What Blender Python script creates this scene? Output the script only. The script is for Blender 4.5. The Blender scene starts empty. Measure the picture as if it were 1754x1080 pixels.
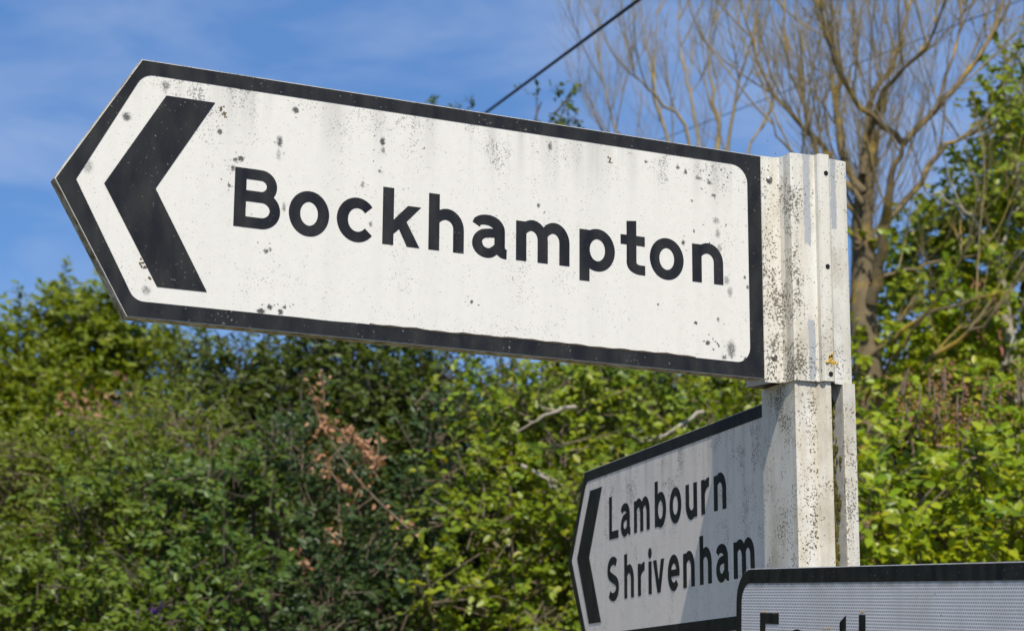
import bpy, bmesh, math, random
import numpy as np
from mathutils import Matrix, Vector
random.seed(7); RNG = np.random.default_rng(11)
S = bpy.context.scene; COL = S.collection; PI = math.pi; R = math.radians

# ------------------------------------------------------------------ camera
EYE = np.array([0.0, 0.0, 1.6])
FPX, PITCH, ROLL = 3381.33, R(11.6078), R(.3908)
_c, _s = math.cos(PITCH), math.sin(PITCH)
_F = np.array([0, _c, _s]); _R0 = np.array([1.0, 0, 0]); _U0 = np.array([0, -_s, _c])
_Rt = math.cos(ROLL)*_R0 + math.sin(ROLL)*_U0; _Up = -math.sin(ROLL)*_R0 + math.cos(ROLL)*_U0
cam = bpy.data.cameras.new('camera'); camo = bpy.data.objects.new('camera', cam); COL.objects.link(camo)
m = Matrix.Identity(4)
for i in range(3):
    m[i][0], m[i][1], m[i][2], m[i][3] = _Rt[i], _Up[i], -_F[i], EYE[i]
camo.matrix_world = m
cam.sensor_width = 36; cam.lens = FPX/1754*36; cam.clip_start = .05; cam.clip_end = 3000
cam.dof.use_dof = True; cam.dof.focus_distance = 3.62; cam.dof.aperture_fstop = 8.2
S.camera = camo

# ------------------------------------------------------------------ sky, sun, exposure
SUN_EL, SUN_AZ = R(54), R(5.2)        # azimuth: to the right of straight behind the camera
SV = Vector((math.sin(SUN_AZ)*math.cos(SUN_EL), -math.cos(SUN_AZ)*math.cos(SUN_EL), math.sin(SUN_EL)))
W = bpy.data.worlds.new('World'); S.world = W; W.use_nodes = True
wt = W.node_tree; wt.nodes.clear()
wo = wt.nodes.new('ShaderNodeOutputWorld'); bg = wt.nodes.new('ShaderNodeBackground')
sky = wt.nodes.new('ShaderNodeTexSky'); sky.sky_type = 'NISHITA'; sky.sun_disc = False
sky.sun_elevation = SUN_EL; sky.sun_rotation = R(180 - 5.2)
sky.air_density = 1.0; sky.dust_density = 0.0; sky.ozone_density = 3.0; sky.altitude = 200
hsv = wt.nodes.new('ShaderNodeHueSaturation'); hsv.inputs['Saturation'].default_value = 1.0; hsv.inputs['Value'].default_value = 1.0
tint = wt.nodes.new('ShaderNodeMixRGB'); tint.blend_type = 'MULTIPLY'; tint.inputs[0].default_value = 1; tint.inputs[2].default_value = (.63, .86, 1.10, 1)
wt.links.new(sky.outputs[0], tint.inputs[1]); wt.links.new(tint.outputs[0], hsv.inputs['Color'])
tc = wt.nodes.new('ShaderNodeTexCoord'); mp = wt.nodes.new('ShaderNodeMapping')
mp.inputs['Rotation'].default_value = (0, R(24), 0); mp.inputs['Scale'].default_value = (1.5, 1.5, 4.2); mp.inputs['Location'].default_value = (3, 1, 2)
wt.links.new(tc.outputs['Generated'], mp.inputs['Vector'])
nz = wt.nodes.new('ShaderNodeTexNoise'); nz.inputs['Scale'].default_value = 5.2; nz.inputs['Detail'].default_value = 4; nz.inputs['Roughness'].default_value = .55; nz.inputs['Distortion'].default_value = .4
wt.links.new(mp.outputs[0], nz.inputs['Vector'])
cr = wt.nodes.new('ShaderNodeValToRGB'); cr.color_ramp.elements[0].position = .40; cr.color_ramp.elements[1].position = .84
cr.color_ramp.elements[0].color = (0, 0, 0, 1); cr.color_ramp.elements[1].color = (.45, .45, .45, 1)
wt.links.new(nz.outputs['Fac'], cr.inputs[0])
flt = wt.nodes.new('ShaderNodeMixRGB'); flt.inputs[0].default_value = .5; flt.inputs[2].default_value = (1.13, 2.52, 5.7, 1)
wt.links.new(hsv.outputs[0], flt.inputs[1])
mxw = wt.nodes.new('ShaderNodeMixRGB'); mxw.inputs[2].default_value = (5.2, 5.9, 7.6, 1)
wt.links.new(cr.outputs[0], mxw.inputs[0]); wt.links.new(flt.outputs[0], mxw.inputs[1])
wt.links.new(mxw.outputs[0], bg.inputs[0]); wt.links.new(bg.outputs[0], wo.inputs[0])
bg.inputs[1].default_value = .095
sl = bpy.data.lights.new('sun', 'SUN'); sl.energy = 4.6; sl.angle = R(.53); sl.color = (1, .935, .83)
so = bpy.data.objects.new('sun', sl); COL.objects.link(so); so.rotation_euler = (-SV).to_track_quat('-Z', 'Y').to_euler()
S.view_settings.view_transform = 'Standard'; S.view_settings.look = 'None'; S.view_settings.gamma = 1; S.view_settings.use_curve_mapping = False
S.view_settings.exposure = .27
S.render.engine = 'CYCLES'; S.cycles.max_bounces = 6; S.cycles.transparent_max_bounces = 4

# ------------------------------------------------------------------ helpers
def ray(px, py):
    return _F*FPX + _Rt*(px-877) - _Up*(py-540)
def at(px, py, d):
    r = ray(px, py); return EYE + r/r[1]*d
def tag(o, label=None, cat=None, group=None, kind=None):
    if label: o['label'] = label
    if cat: o['category'] = cat
    if group: o['group'] = group
    if kind: o['kind'] = kind
    return o
def empty(name, loc, rot=(0, 0, 0)):
    o = bpy.data.objects.new(name, None); COL.objects.link(o); o.location = loc; o.rotation_euler = rot; o.empty_display_size = .1
    return o
def link(name, me, mat, parent=None, kind=None):
    o = bpy.data.objects.new(name, me); COL.objects.link(o)
    if mat and not me.materials: me.materials.append(mat)
    if parent: o.parent = parent
    if kind: o['kind'] = kind
    return o
def from_bm(name, bm, mat, parent=None, smooth=False, kind=None):
    bmesh.ops.recalc_face_normals(bm, faces=bm.faces)
    me = bpy.data.meshes.new(name); bm.to_mesh(me); bm.free()
    if smooth:
        for p in me.polygons: p.use_smooth = True
    return link(name, me, mat, parent, kind)
def slab(bm, loops, y0, y1):
    """flat shape (outer loop, then holes) in local x,z, front at y0, back at y1"""
    allv = []; edges = []
    for lp in loops:
        vs = [bm.verts.new((x, y0, z)) for x, z in lp]
        allv.append(vs)
        edges += [bm.edges.new((vs[i], vs[(i+1) % len(vs)])) for i in range(len(vs))]
    f0 = bmesh.ops.triangle_fill(bm, use_beauty=True, edges=edges)['geom']
    faces = [f for f in f0 if isinstance(f, bmesh.types.BMFace)]
    mp_ = {}
    for vs in allv:
        for v in vs: mp_[v] = bm.verts.new((v.co.x, y1, v.co.z))
    for f in faces: bm.faces.new([mp_[v] for v in reversed(f.verts)])
    for vs in allv:
        n = len(vs)
        for i in range(n):
            a, b = vs[i], vs[(i+1) % n]; bm.faces.new((a, b, mp_[b], mp_[a]))
def rounded(pts, rad):
    """polygon with rounded corners; rad one value or a list"""
    n = len(pts); out = []
    for i in range(n):
        r = rad[i] if isinstance(rad, (list, tuple)) else rad
        p0, p, p1 = (np.array(pts[j % n], float) for j in (i-1, i, i+1))
        if r <= 0: out.append(tuple(p)); continue
        a = (p0-p)/np.linalg.norm(p0-p); b = (p1-p)/np.linalg.norm(p1-p)
        ang = math.acos(max(-1, min(1, a@b))); t = r/math.tan(ang/2)
        c = p + (a+b)/np.linalg.norm(a+b)*r/math.sin(ang/2)
        s0 = p+a*t-c; s1 = p+b*t-c
        a0 = math.atan2(s0[1], s0[0]); a1 = math.atan2(s1[1], s1[0]); d = (a1-a0+PI) % (2*PI)-PI
        k = max(2, int(abs(d)/.16))
        for q in range(k+1):
            th = a0+d*q/k; out.append((c[0]+r*math.cos(th), c[1]+r*math.sin(th)))
    return out

class NT:
    """small node builder"""
    def __init__(s, name):
        s.m = bpy.data.materials.new(name); s.m.use_nodes = True; s.t = s.m.node_tree; s.t.nodes.clear()
        s.out = s.t.nodes.new('ShaderNodeOutputMaterial')
    def n(s, typ, ins=None, **kw):
        x = s.t.nodes.new(typ)
        for k, v in kw.items(): setattr(x, k, v)
        for k, v in (ins or {}).items():
            if hasattr(v, 'is_output'): s.t.links.new(v, x.inputs[k])
            else: x.inputs[k].default_value = v
        return x
    def math(s, op, a, b=0.0, c=None, clamp=False):
        d = {0: a, 1: b}
        if c is not None: d[2] = c
        return s.n('ShaderNodeMath', d, operation=op, use_clamp=clamp).outputs[0]
    def mapr(s, v, a, b, c=0.0, d=1.0, smooth=False):
        return s.n('ShaderNodeMapRange', {0: v, 1: a, 2: b, 3: c, 4: d}, clamp=True, interpolation_type='SMOOTHSTEP' if smooth else 'LINEAR').outputs[0]
    def noise(s, vec, scale, detail=2, rough=.5, dist=0):
        return s.n('ShaderNodeTexNoise', {'Vector': vec, 'Scale': scale, 'Detail': detail, 'Roughness': rough, 'Distortion': dist}).outputs['Fac']
    def mix(s, f, a, b, mode='MIX'):
        return s.n('ShaderNodeMixRGB', {0: f, 1: a, 2: b}, blend_type=mode).outputs[0]
    def obj(s): return s.n('ShaderNodeTexCoord').outputs['Object']
    def mapping(s, v, scale=(1, 1, 1), loc=(0, 0, 0), rot=(0, 0, 0)):
        return s.n('ShaderNodeMapping', {'Vector': v, 'Scale': scale, 'Location': loc, 'Rotation': rot}).outputs[0]
    def bsdf(s, col, rough=.5, spec=.5, bump=None, bstr=.2, bdist=.001, **kw):
        b = s.n('ShaderNodeBsdfPrincipled', {'Base Color': col, 'Roughness': rough, 'Specular IOR Level': spec, **kw})
        if bump is not None:
            bp = s.n('ShaderNodeBump', {'Height': bump, 'Strength': bstr, 'Distance': bdist})
            s.t.links.new(bp.outputs[0], b.inputs['Normal'])
        s.t.links.new(b.outputs[0], s.out.inputs[0]); return b
def C4(c): return (c[0], c[1], c[2], 1)

def speckled(nt, p, dens, fine=330, spot=26, th=.66, sw=.20, pl=.38, ph=.66):
    """weathering: fine black algae grains, round lichen dots; dens is a 0..1 value or socket"""
    g = nt.noise(p, fine, 3, .6)
    patch = nt.noise(p, 17, 4, .62)
    dm = nt.math('MULTIPLY', nt.mapr(patch, pl, ph, smooth=True), dens)
    thr = nt.math('SUBTRACT', th, nt.math('MULTIPLY', dm, sw))
    grain = nt.math('MULTIPLY', nt.math('SUBTRACT', g, thr), 14, clamp=True)
    jit = nt.n('ShaderNodeTexNoise', {'Vector': p, 'Scale': 240.0, 'Detail': 2.0}).outputs['Color']
    pj = nt.n('ShaderNodeVectorMath', {0: p, 1: nt.n('ShaderNodeVectorMath', {0: jit, 'Scale': .0065}, operation='SCALE').outputs[0]}, operation='ADD').outputs[0]
    v = nt.n('ShaderNodeTexVoronoi', {'Vector': pj, 'Scale': float(spot), 'Randomness': 1.0})
    sp = nt.n('ShaderNodeSeparateColor', {0: v.outputs['Color']})
    rad = nt.math('MULTIPLY', nt.math('SUBTRACT', sp.outputs[0], nt.math('SUBTRACT', .93, nt.math('MULTIPLY', dens, .38))), .30)
    dots = nt.math('MULTIPLY', nt.math('SUBTRACT', rad, v.outputs['Distance']), 22, clamp=True)
    return grain, dots, pj, patch

# ------------------------------------------------------------------ materials of the signs
def white_sign(name, base, dens_top, dens_all, spots=(), streak=.12, zmax=.43, zr=.16):
    nt = NT(name); p = nt.obj(); xyz = nt.n('ShaderNodeSeparateXYZ', {0: p})
    top = nt.mapr(xyz.outputs[2], zmax-zr, zmax, 0, dens_top, smooth=True)
    big = nt.mapr(nt.noise(nt.mapping(p, (1, 1, .6)), 5, 3), .38, .66, .25, 1.0)
    dens = nt.math('MULTIPLY', nt.math('ADD', top, dens_all), big, clamp=True)
    grain, dots, pj, patch = speckled(nt, p, dens)
    amt = nt.math('MAXIMUM', nt.math('MULTIPLY', grain, .62), nt.math('MULTIPLY', dots, .75))
    spa = None
    for (x, z, rx, rz, k) in spots:
        q = nt.n('ShaderNodeVectorMath', {0: nt.n('ShaderNodeVectorMath', {0: pj, 1: (x+.0032, 0, z+.0032)}, operation='SUBTRACT').outputs[0], 1: (1/rx, 0, 1/rz)}, operation='MULTIPLY').outputs[0]
        L = nt.n('ShaderNodeVectorMath', {0: q}, operation='LENGTH').outputs['Value']
        spa = nt.mapr(L, .35, 1.25, k, 0, smooth=True) if spa is None else nt.math('MAXIMUM', spa, nt.mapr(L, .35, 1.25, k, 0, smooth=True))
    if spa is not None:
        gr = nt.mapr(nt.noise(p, 520, 2, .7), .40, .56)
        sa = nt.math('MULTIPLY', spa, nt.math('ADD', nt.math('MULTIPLY', gr, .7), nt.math('MULTIPLY', spa, .8)), clamp=True)
        amt = nt.math('MAXIMUM', amt, nt.math('MULTIPLY', sa, 1.25, clamp=True))
    st = nt.noise(nt.mapping(p, (26, 1, 1.6)), 1.0, 3, .55)
    st = nt.math('MULTIPLY', nt.mapr(st, .45, .75), nt.math('ADD', nt.math('MULTIPLY', top, 1.1), .2))
    col = nt.mix(nt.math('MULTIPLY', st, streak*2.2, clamp=True), C4(base), (.42, .41, .36, 1))
    cl = nt.mapr(nt.noise(p, 60, 4, .6), .35, .75, 0, .14)
    col = nt.mix(cl, col, (.5, .47, .40, 1))
    col = nt.mix(amt, col, (.085, .085, .075, 1))
    nt.bsdf(col, .48, .4, nt.noise(p, 420, 2), .18, .0006)
    return nt.m
def black_sign(name, base, specks=.5, rough=.5, spec=.2):
    nt = NT(name); p = nt.obj()
    g = nt.noise(p, 210, 3, .6); patch = nt.mapr(nt.noise(p, 9, 3), .42, .7)
    sp = nt.math('MULTIPLY', nt.math('SUBTRACT', g, nt.math('SUBTRACT', .70, nt.math('MULTIPLY', patch, .08))), 14, clamp=True)
    col = nt.mix(nt.mapr(nt.noise(nt.mapping(p, (8, 1, 3)), 4, 4), .35, .75, 0, .6), C4(base), (.050, .050, .043, 1))
    col = nt.mix(nt.math('MULTIPLY', sp, specks), col, (.42, .40, .33, 1))
    nt.bsdf(col, rough, spec, g, .1, .0004); return nt.m
def edge_metal(name):
    nt = NT(name); p = nt.obj()
    n = nt.noise(p, 40, 5, .65)
    col = nt.mix(nt.mapr(n, .35, .65), (.62, .58, .48, 1), (.14, .095, .045, 1))
    col = nt.mix(nt.mapr(nt.noise(p, 190, 2), .6, .7), col, (.05, .04, .02, 1))
    nt.bsdf(col, .7, .3, n, .3, .001); return nt.m
def post_paint(name, base, dens, warm, peels=(), dirt=(.10, .085, .055), boost=None, smear=.4):
    nt = NT(name); p = nt.obj(); xyz = nt.n('ShaderNodeSeparateXYZ', {0: p})
    patchd = nt.mapr(nt.noise(nt.mapping(p, (1, 1, .45)), 11, 4, .6), .36, .66, .3, 1.0)
    dn = nt.math('MULTIPLY', patchd, dens, clamp=True)
    if boost:
        bz = nt.math('MULTIPLY', nt.mapr(xyz.outputs[0], boost[0], boost[1], 1, 0, smooth=True), boost[2])
        dn = nt.math('ADD', dn, nt.math('MULTIPLY', bz, nt.mapr(patchd, .1, .8, .45, 1)), clamp=True)
    grain, dots, pj, patch = speckled(nt, p, dn, 230, 46, .66, .22, .34, .62)
    col = nt.mix(nt.mapr(nt.noise(nt.mapping(p, (26, 26, 4)), 1, 5, .65), .36, .68, 0, warm), C4(base), (.55, .46, .30, 1))
    col = nt.mix(nt.mapr(nt.noise(nt.mapping(p, (1, 1, .6)), 13, 6, .68), .48, .66, 0, smear), col, (.30, .255, .165, 1))
    for (x0, x1, z0, z1) in peels:
        jx = nt.math('ADD', xyz.outputs[0], nt.math('MULTIPLY', nt.math('SUBTRACT', nt.noise(p, 70, 4, .65), .5), .012))
        jz = nt.math('ADD', xyz.outputs[2], nt.math('MULTIPLY', nt.math('SUBTRACT', nt.noise(p, 50, 4), .5), .03))
        k = nt.math('MULTIPLY', nt.math('MULTIPLY', nt.math('GREATER_THAN', jx, x0), nt.math('LESS_THAN', jx, x1)),
                    nt.math('MULTIPLY', nt.math('GREATER_THAN', jz, z0), nt.math('LESS_THAN', jz, z1)))
        col = nt.mix(k, col, (.40, .41, .41, 1))
    col = nt.mix(nt.math('MULTIPLY', grain, .85), col, C4(dirt))
    col = nt.mix(nt.math('MULTIPLY', dots, .8), col, (.10, .095, .08, 1))
    nt.bsdf(col, .5, .4, nt.math('ADD', nt.noise(p, 60, 4), nt.math('MULTIPLY', grain, .6)), .3, .0012)
    return nt.m
def plain(name, col, rough=.5, metal=0.0, var=.25, scale=40):
    nt = NT(name); p = nt.obj(); n = nt.noise(p, scale, 4, .6)
    c = nt.mix(nt.mapr(n, .3, .7), C4([x*(1-var) for x in col]), C4([min(1, x*(1+var)) for x in col]))
    nt.bsdf(c, rough, .4, n, .2, .002, Metallic=metal); return nt.m

# ------------------------------------------------------------------ lettering (road-sign alphabet drawn as strokes; cap height 100, x-height 71.5)
SW = 20.4
def arc(cx, cz, rx, rz, a0, a1, n=18):
    return [(cx+rx*math.cos(R(a0+(a1-a0)*i/n)), cz+rz*math.sin(R(a0+(a1-a0)*i/n))) for i in range(n+1)]
def stroke(bm, pts, w, y0, y1, sc, ox, oz):
    P = np.array(pts, float); n = len(P)
    ws = np.full(n, w) if np.isscalar(w) else np.interp(np.linspace(0, 1, n), np.linspace(0, 1, len(w)), w)
    closed = np.allclose(P[0], P[-1])
    T = np.zeros_like(P)
    T[1:-1] = P[2:]-P[:-2]; T[0] = P[1]-P[0]; T[-1] = P[-1]-P[-2]
    if closed: T[0] = T[-1] = P[1]-P[-2]
    T /= np.linalg.norm(T, axis=1)[:, None]; Nn = np.stack([-T[:, 1], T[:, 0]], 1)
    A = P+Nn*ws[:, None]/2; B = P-Nn*ws[:, None]/2
    poly(bm, A, B, y0, y1, sc, ox, oz, closed)
def poly(bm, A, B, y0, y1, sc, ox, oz, closed=False):
    n = len(A); V = []
    for a, b in zip(A, B):
        V.append([bm.verts.new((ox+q[0]*sc, y, oz+q[1]*sc)) for q in (a, b) for y in (y0, y1)])
    for i in range(n-1):
        a0, a1, b0, b1 = V[i]; c0, c1, d0, d1 = V[i+1]
        for f in ((a0, b0, d0, c0), (a1, c1, d1, b1), (a0, c0, c1, a1), (b0, b1, d1, d0)): bm.faces.new(f)
    if not closed:
        for k in (0, -1):
            a0, a1, b0, b1 = V[k]; bm.faces.new((a0, a1, b1, b0))
def flat(bm, pts, y0, y1, sc, ox, oz): slab(bm, [[(ox+x*sc, oz+z*sc) for x, z in pts]], y0, y1)
X = 71.5; h2 = SW/2
def bar(x0, z0, x1, z1): return [(x0, z0), (x1, z0), (x1, z1), (x0, z1)]
def arch(x0, wd, z0=44, st=0):   # right-hand arch of n h m
    cx = x0+wd/2; rx = wd/2-h2
    return arc(cx, 40, rx, 25.2+.6, 172, 0, 14)+[(x0+wd-h2, 0)]
def ring(cx, rx, w=(SW, 18.4, SW, 18.4, SW)):
    return arc(cx, 36, rx-h2, 39-9.3, 0, 360, 40), w
GLY = {   # list of ('p' polygon | 's' stroke, points, width), advance right edge
 'B': [('p', bar(0, 0, SW, 100)), ('s', [(12, 91), (38, 91)]+arc(45, 72.3, 19.6, 18.7, 90, -90)[1:]+[(12, 53.6)], 18), ('s', [(12, 53.6), (42, 53.6)]+arc(47, 31.4, 24, 22.3, 90, -90, 22)[1:]+[(12, 9.1)], 18.4)],
 'o': [('s', *ring(36, 36))],
 'c': [('s', arc(36.5, 36, 26.9, 29.6, 40, 320, 34), (17.5, 18.5, SW, 18.5, 17.5)), ],
 'k': [('p', bar(0, 0, SW, 100)), ('p', [(SW-1, 43.5), (SW-1, 19), (33, 31.5), (71, 71.8), (46.5, 71.8)]), ('p', [(28.5, 33), (45.5, 0), (69, 0), (43.2, 45)])],
 'h': [('p', bar(0, 0, SW, 100)), ('s', arch(0, 67), (12, 18, SW, SW, SW))],
 'n': [('p', bar(0, 0, SW, X)), ('s', arch(0, 67), (12, 18, SW, SW, SW))],
 'm': [('p', bar(0, 0, SW, X)), ('s', arch(0, 63), (12, 18, SW, SW, SW)), ('s', arch(43.4, 63), (12, 18, SW, SW, SW))],
 'a': [('s', [(7.5, 55.5)]+arc(27, 47, 26.3, 18.6, 128, 0, 14)+[(53.3, 22)]+arc(66, 19, 12.7, 11.4, 180, 275, 8), (16, 18, SW, SW, SW, 17)),
       ('s', [(50, 43.2), (34, 42.6)]+arc(29.5, 24, 19.8, 17.6, 100, 290, 18)+[(44, 12.5), (53, 21)], (15.5, 16.5, SW, 18, 16))],
 'p': [('p', bar(0, -22.5, SW, X)), ('s', *ring(36.5, 36))],
 'b': [('p', bar(0, 0, SW, 100)), ('s', *ring(36.5, 36))],
 't': [('p', [(12.5, 0+20), (12.5, 97.3), (12.5+SW, 99.6), (12.5+SW, 20)]), ('p', bar(0, 53.8, 50.5, X)), ('s', [(22.4, 24)]+arc(41, 22, 18.6, 13.1, 180, 270, 10)+[(51, 8.9)], (SW, SW, 18, 17.6))],
 'slant_t': [('p', [(12.5, 20), (12.5, 88), (12.5+SW, 99), (12.5+SW, 20)]), ('p', bar(0, 53.8, 50.5, X)), ('s', [(22.4, 24)]+arc(41, 22, 18.6, 13.1, 180, 270, 10)+[(51, 8.9)], (SW, SW, 18, 17.6))],
 'L': [('p', bar(0, 0, SW, 100)), ('p', bar(SW-1, 0, 68, 18))],
 'E': [('p', bar(0, 0, SW, 100)), ('p', bar(SW-1, 0, 71, 18)), ('p', bar(SW-1, 82, 71, 100)), ('p', bar(SW-1, 42.5, 62, 60))],
 'u': [('s', [(h2, X), (h2, 31)]+arc(33.5, 31.5, 33.5-h2, 25.8, 180, 352, 14), (SW, SW, SW, 18, 12)), ('p', bar(67-SW, 0, 67, X))],
 'r': [('p', bar(0, 0, SW, X)), ('s', arc(42, 31, 31, 33, 158, 84, 10), (14, 18.5, 19.5))],
 'S': [('s', arc(41, 72, 31, 20.5, 38, 180, 14)[:-1]+arc(41, 70, 31, 17, 180, 245, 8)+[(43, 50)]+arc(42, 30, 31.5, 18, 62, 0, 8)[0:]+arc(42, 29, 31.5, 21, 0, -146, 18)[1:], (18, 19, 20, 21, 21, 20, 19, 18))],
 's': [('s', arc(30, 51.5, 20.5, 13.6, 30, 180, 12)[:-1]+arc(30, 50.5, 20.5, 11, 180, 250, 6)+[(32, 36.5)]+arc(31, 22.5, 21, 12.5, 65, 0, 6)+arc(31, 20.5, 21, 13.5, 0, -148, 14)[1:], (16.5, 18, 18.5, 19, 18.5, 17.5, 16.5))],
 'i': [('p', bar(0, 0, SW, X)), ('s', arc(h2, 89.5, 5.8, 5.8, 0, 360, 16), 12)],
 'v': [('p', [(0, X), (21.5, X), (35.5, 25), (46, 0), (26.5, 0)]), ('p', [(71, X), (50, X), (35.5, 25), (26.5, 0), (46, 0)])],
 'e': [('s', arc(36, 36, 26.4, 29.6, 2, 318, 36), (18, 18.5, SW, 18.5, 17)), ('p', bar(16, 28.5, 71.5, 43))],
 'y': [('p', [(0, X), (21.5, X), (35.5, 25), (46, 0), (26.5, 0)]), ('p', [(71, X), (50, X), (24, 3), (14, -22), (36, -22)])],
}
def letter(ch, mat, parent, x, z, sc, y, th=.0005, wx=1.0):
    bm = bmesh.new()
    for k, g in enumerate(GLY[ch]):
        y0 = y-th-.00006*k
        pts = [(px_*wx, pz_) for px_, pz_ in g[1]]
        if g[0] == 'p': flat(bm, pts, y0, y, sc, x, z)
        else: stroke(bm, pts, g[2], y0, y, sc, x, z)
    o = from_bm('letter', bm, mat, parent)
    return o

# ------------------------------------------------------------------ the near sign: plan frame of sign one
A1 = R(26.507); P1 = at(1309.8, 649, 3.6)
D1 = np.array([math.cos(A1), math.sin(A1)]); N1 = np.array([math.sin(A1), -math.cos(A1)])
def plan(px, w, py=460):
    """plan point (u along the sign, w towards the road) in the frame of the near sign for an edge seen at px"""
    r = ray(px, py); q = r[:2]/r[1]                      # x = q0*y
    b = P1[:2]+N1*w                                      # b + D1*u on the ray
    u = (q[0]*b[1]-b[0])/(D1[0]-q[0]*D1[1]); return (u, -w)   # local y is away from the road
def on1(px, py):
    r = ray(px, py); n = np.array([N1[0], N1[1], 0]); t = (P1-EYE)@n/(r@n); q = EYE+r*t-P1
    return (q[0]*D1[0]+q[1]*D1[1], q[2])
sign1 = tag(empty('direction_sign', P1, (0, 0, A1)), 'large weathered white arrow sign reading Bockhampton, with black border, at the top of the post', 'road sign', 'arrow signs on the post')
spots1 = []
for (px_, py_, rx, rz, k) in [(479, 243, 7, 12, .62), (477, 265, 5, 12, .4), (655, 243, 6, 9, .75), (656, 258, 5, 8, .5), (376, 226, 6, 6, .7), (412, 272, 6, 6, .8), (399, 288, 6, 7, .6), (403, 274, 5, 5, .7),
        (392, 318, 4, 4, .7), (506, 189, 7, 7, .75), (447, 533, 9, 6, .85), (462, 526, 6, 6, .8), (480, 534, 6, 6, .75), (487, 526, 4, 4, .7), (455, 430, 5, 5, .75), (463, 428, 4, 4, .6),
        (650, 293, 4, 4, .6), (621, 316, 4, 7, .5), (808, 517, 4, 4, .8), (922, 352, 4, 5, .65), (942, 250, 5, 11, .6), (1160, 287, 5, 5, .7), (1174, 294, 4, 7, .65), (1196, 305, 10, 5, .55), (1214, 313, 6, 5, .6),
        (1222, 335, 6, 4, .65), (1226, 378, 9, 8, .45), (1229, 400, 7, 10, .42), (1232, 425, 7, 9, .4), (1170, 415, 5, 6, .75), (1106, 277, 5, 4, .7), (1127, 521, 3, 3, .7), (1191, 553, 5, 4, .8), (1212, 587, 6, 6, .8),
        (1252, 598, 12, 20, .55), (1240, 612, 8, 5, .6), (1276, 614, 5, 4, .7), (1244, 480, 8, 9, .45), (1250, 500, 7, 12, .45), (1230, 547, 4, 5, .6), (217, 200, 9, 9, .7), (284, 146, 9, 9, .55), (250, 497, 9, 9, .45), (283, 150, 5, 14, .4),
        (150, 285, 10, 14, .4), (1275, 475, 4, 5, .6), (1280, 492, 4, 5, .7), (486, 355, 4, 10, .5), (635, 384, 4, 6, .6)]:
    x, z = on1(px_, py_); s_ = .00108; spots1.append((x, z, rx*s_*.9, rz*s_*.9, min(1, k*1.2)))
    for q_ in range(3): spots1.append((x+random.gauss(0, .009), z+random.gauss(0, .010), .0016, .0016, min(1, k))) if len(spots1) < 120 else None
for q_ in range(34): x, z = on1(random.gauss(1222, 26), random.choice((random.gauss(310, 22), random.gauss(390, 45), random.gauss(590, 20)))); spots1.append((min(x, -.036), z, random.uniform(.0014, .0034), random.uniform(.0016, .0040), random.uniform(.5, .9)))
M_W1 = white_sign('sign_white_weathered', (.765, .735, .66), 1.0, .46, spots1, .26, .43, .15)
M_K1 = black_sign('sign_black_film', (.012, .013, .016))
M_KL = black_sign('letter_black_film', (.011, .012, .016), .2)
M_EDGE = edge_metal('grubby_sign_edge')
M_RIM = plain('pale_sign_rim', (.70, .69, .66), .4, 0, .1)
O1 = [(-1.1995, .428), (-1.331, .211), (-1.2055, 0.0), (0, 0), (0, .428)]
bm = bmesh.new(); slab(bm, [O1], 0, .026); from_bm('panel', bm, M_EDGE, sign1)
def inset(p, d):
    n = len(p); out = []; c = np.mean(p, 0)
    for i in range(n):
        p0, q, p1 = (np.array(p[j % n]) for j in (i-1, i, i+1))
        def nrm(a, b):
            t = (b-a)/np.linalg.norm(b-a); m_ = np.array([-t[1], t[0]]); return m_ if m_@(c-a) > 0 else -m_
        n0, n1 = nrm(p0, q), nrm(q, p1); out.append(tuple(q+(n0+n1)*d/(1+n0@n1)))
    return out
bm = bmesh.new(); slab(bm, [inset(O1, .0006)], -.0010, -.0001); from_bm('face', bm, M_W1, sign1)
IN1 = rounded([(-1.196, .4035), (-1.297, .2135), (-1.194, .0270), (-.0315, .0270), (-.0315, .4035)], [.030, .004, .026, .030, .034])
wav = []
for (x, z) in IN1:
    wav.append((x, z))
i0 = max(i for i in range(len(IN1)) if IN1[i][0] < -1.0 and IN1[i][1] < .06)
ins_ = [(x, .0270 + (.0005*math.sin(x*23)+.0004*math.sin(x*61+1)+(.0009 if x > -.62 else 0))*min(1, max(0, (x+1.02)*5), max(0, (-.14-x)*14))) for x in np.linspace(-1.0, -.15, 70)]
IN1 = IN1[:i0+1]+ins_+IN1[i0+1:]
bm = bmesh.new(); slab(bm, [inset(O1, .0016), IN1], -.0018, -.0009); from_bm('border', bm, M_K1, sign1)
# thin bent lip that carries the torn lower film edge
bm = bmesh.new(); up = [(x, z+.0016+.0007*math.sin(x*140)) for x, z in ins_ if x > -.80]; lo = [(x, z-.0012) for x, z in ins_ if x > -.80]
poly(bm, np.array(up), np.array(lo), -.0024, -.0016, 1, 0, 0); from_bm('torn_film_edge', bm, plain('brown_glue', (.06, .045, .03), .8), sign1)
bm = bmesh.new(); slab(bm, [[(-1.1565, .3725), (-1.0738, .3725), (-1.1678, .2145), (-1.0755, .0536), (-1.1583, .0536), (-1.2517, .2125)]], -.0019, -.0009); from_bm('chevron', bm, M_K1, sign1)
ZB = .1686
for ch, x in zip('Bockhampton', (-1.0350, -.9398, -.8537, -.7708, -.6851, -.6022, -.5169, -.3903, -.3059, -.2452, -.1549)):
    letter(ch, M_KL, sign1, x, ZB, .001, -.0010)

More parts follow.
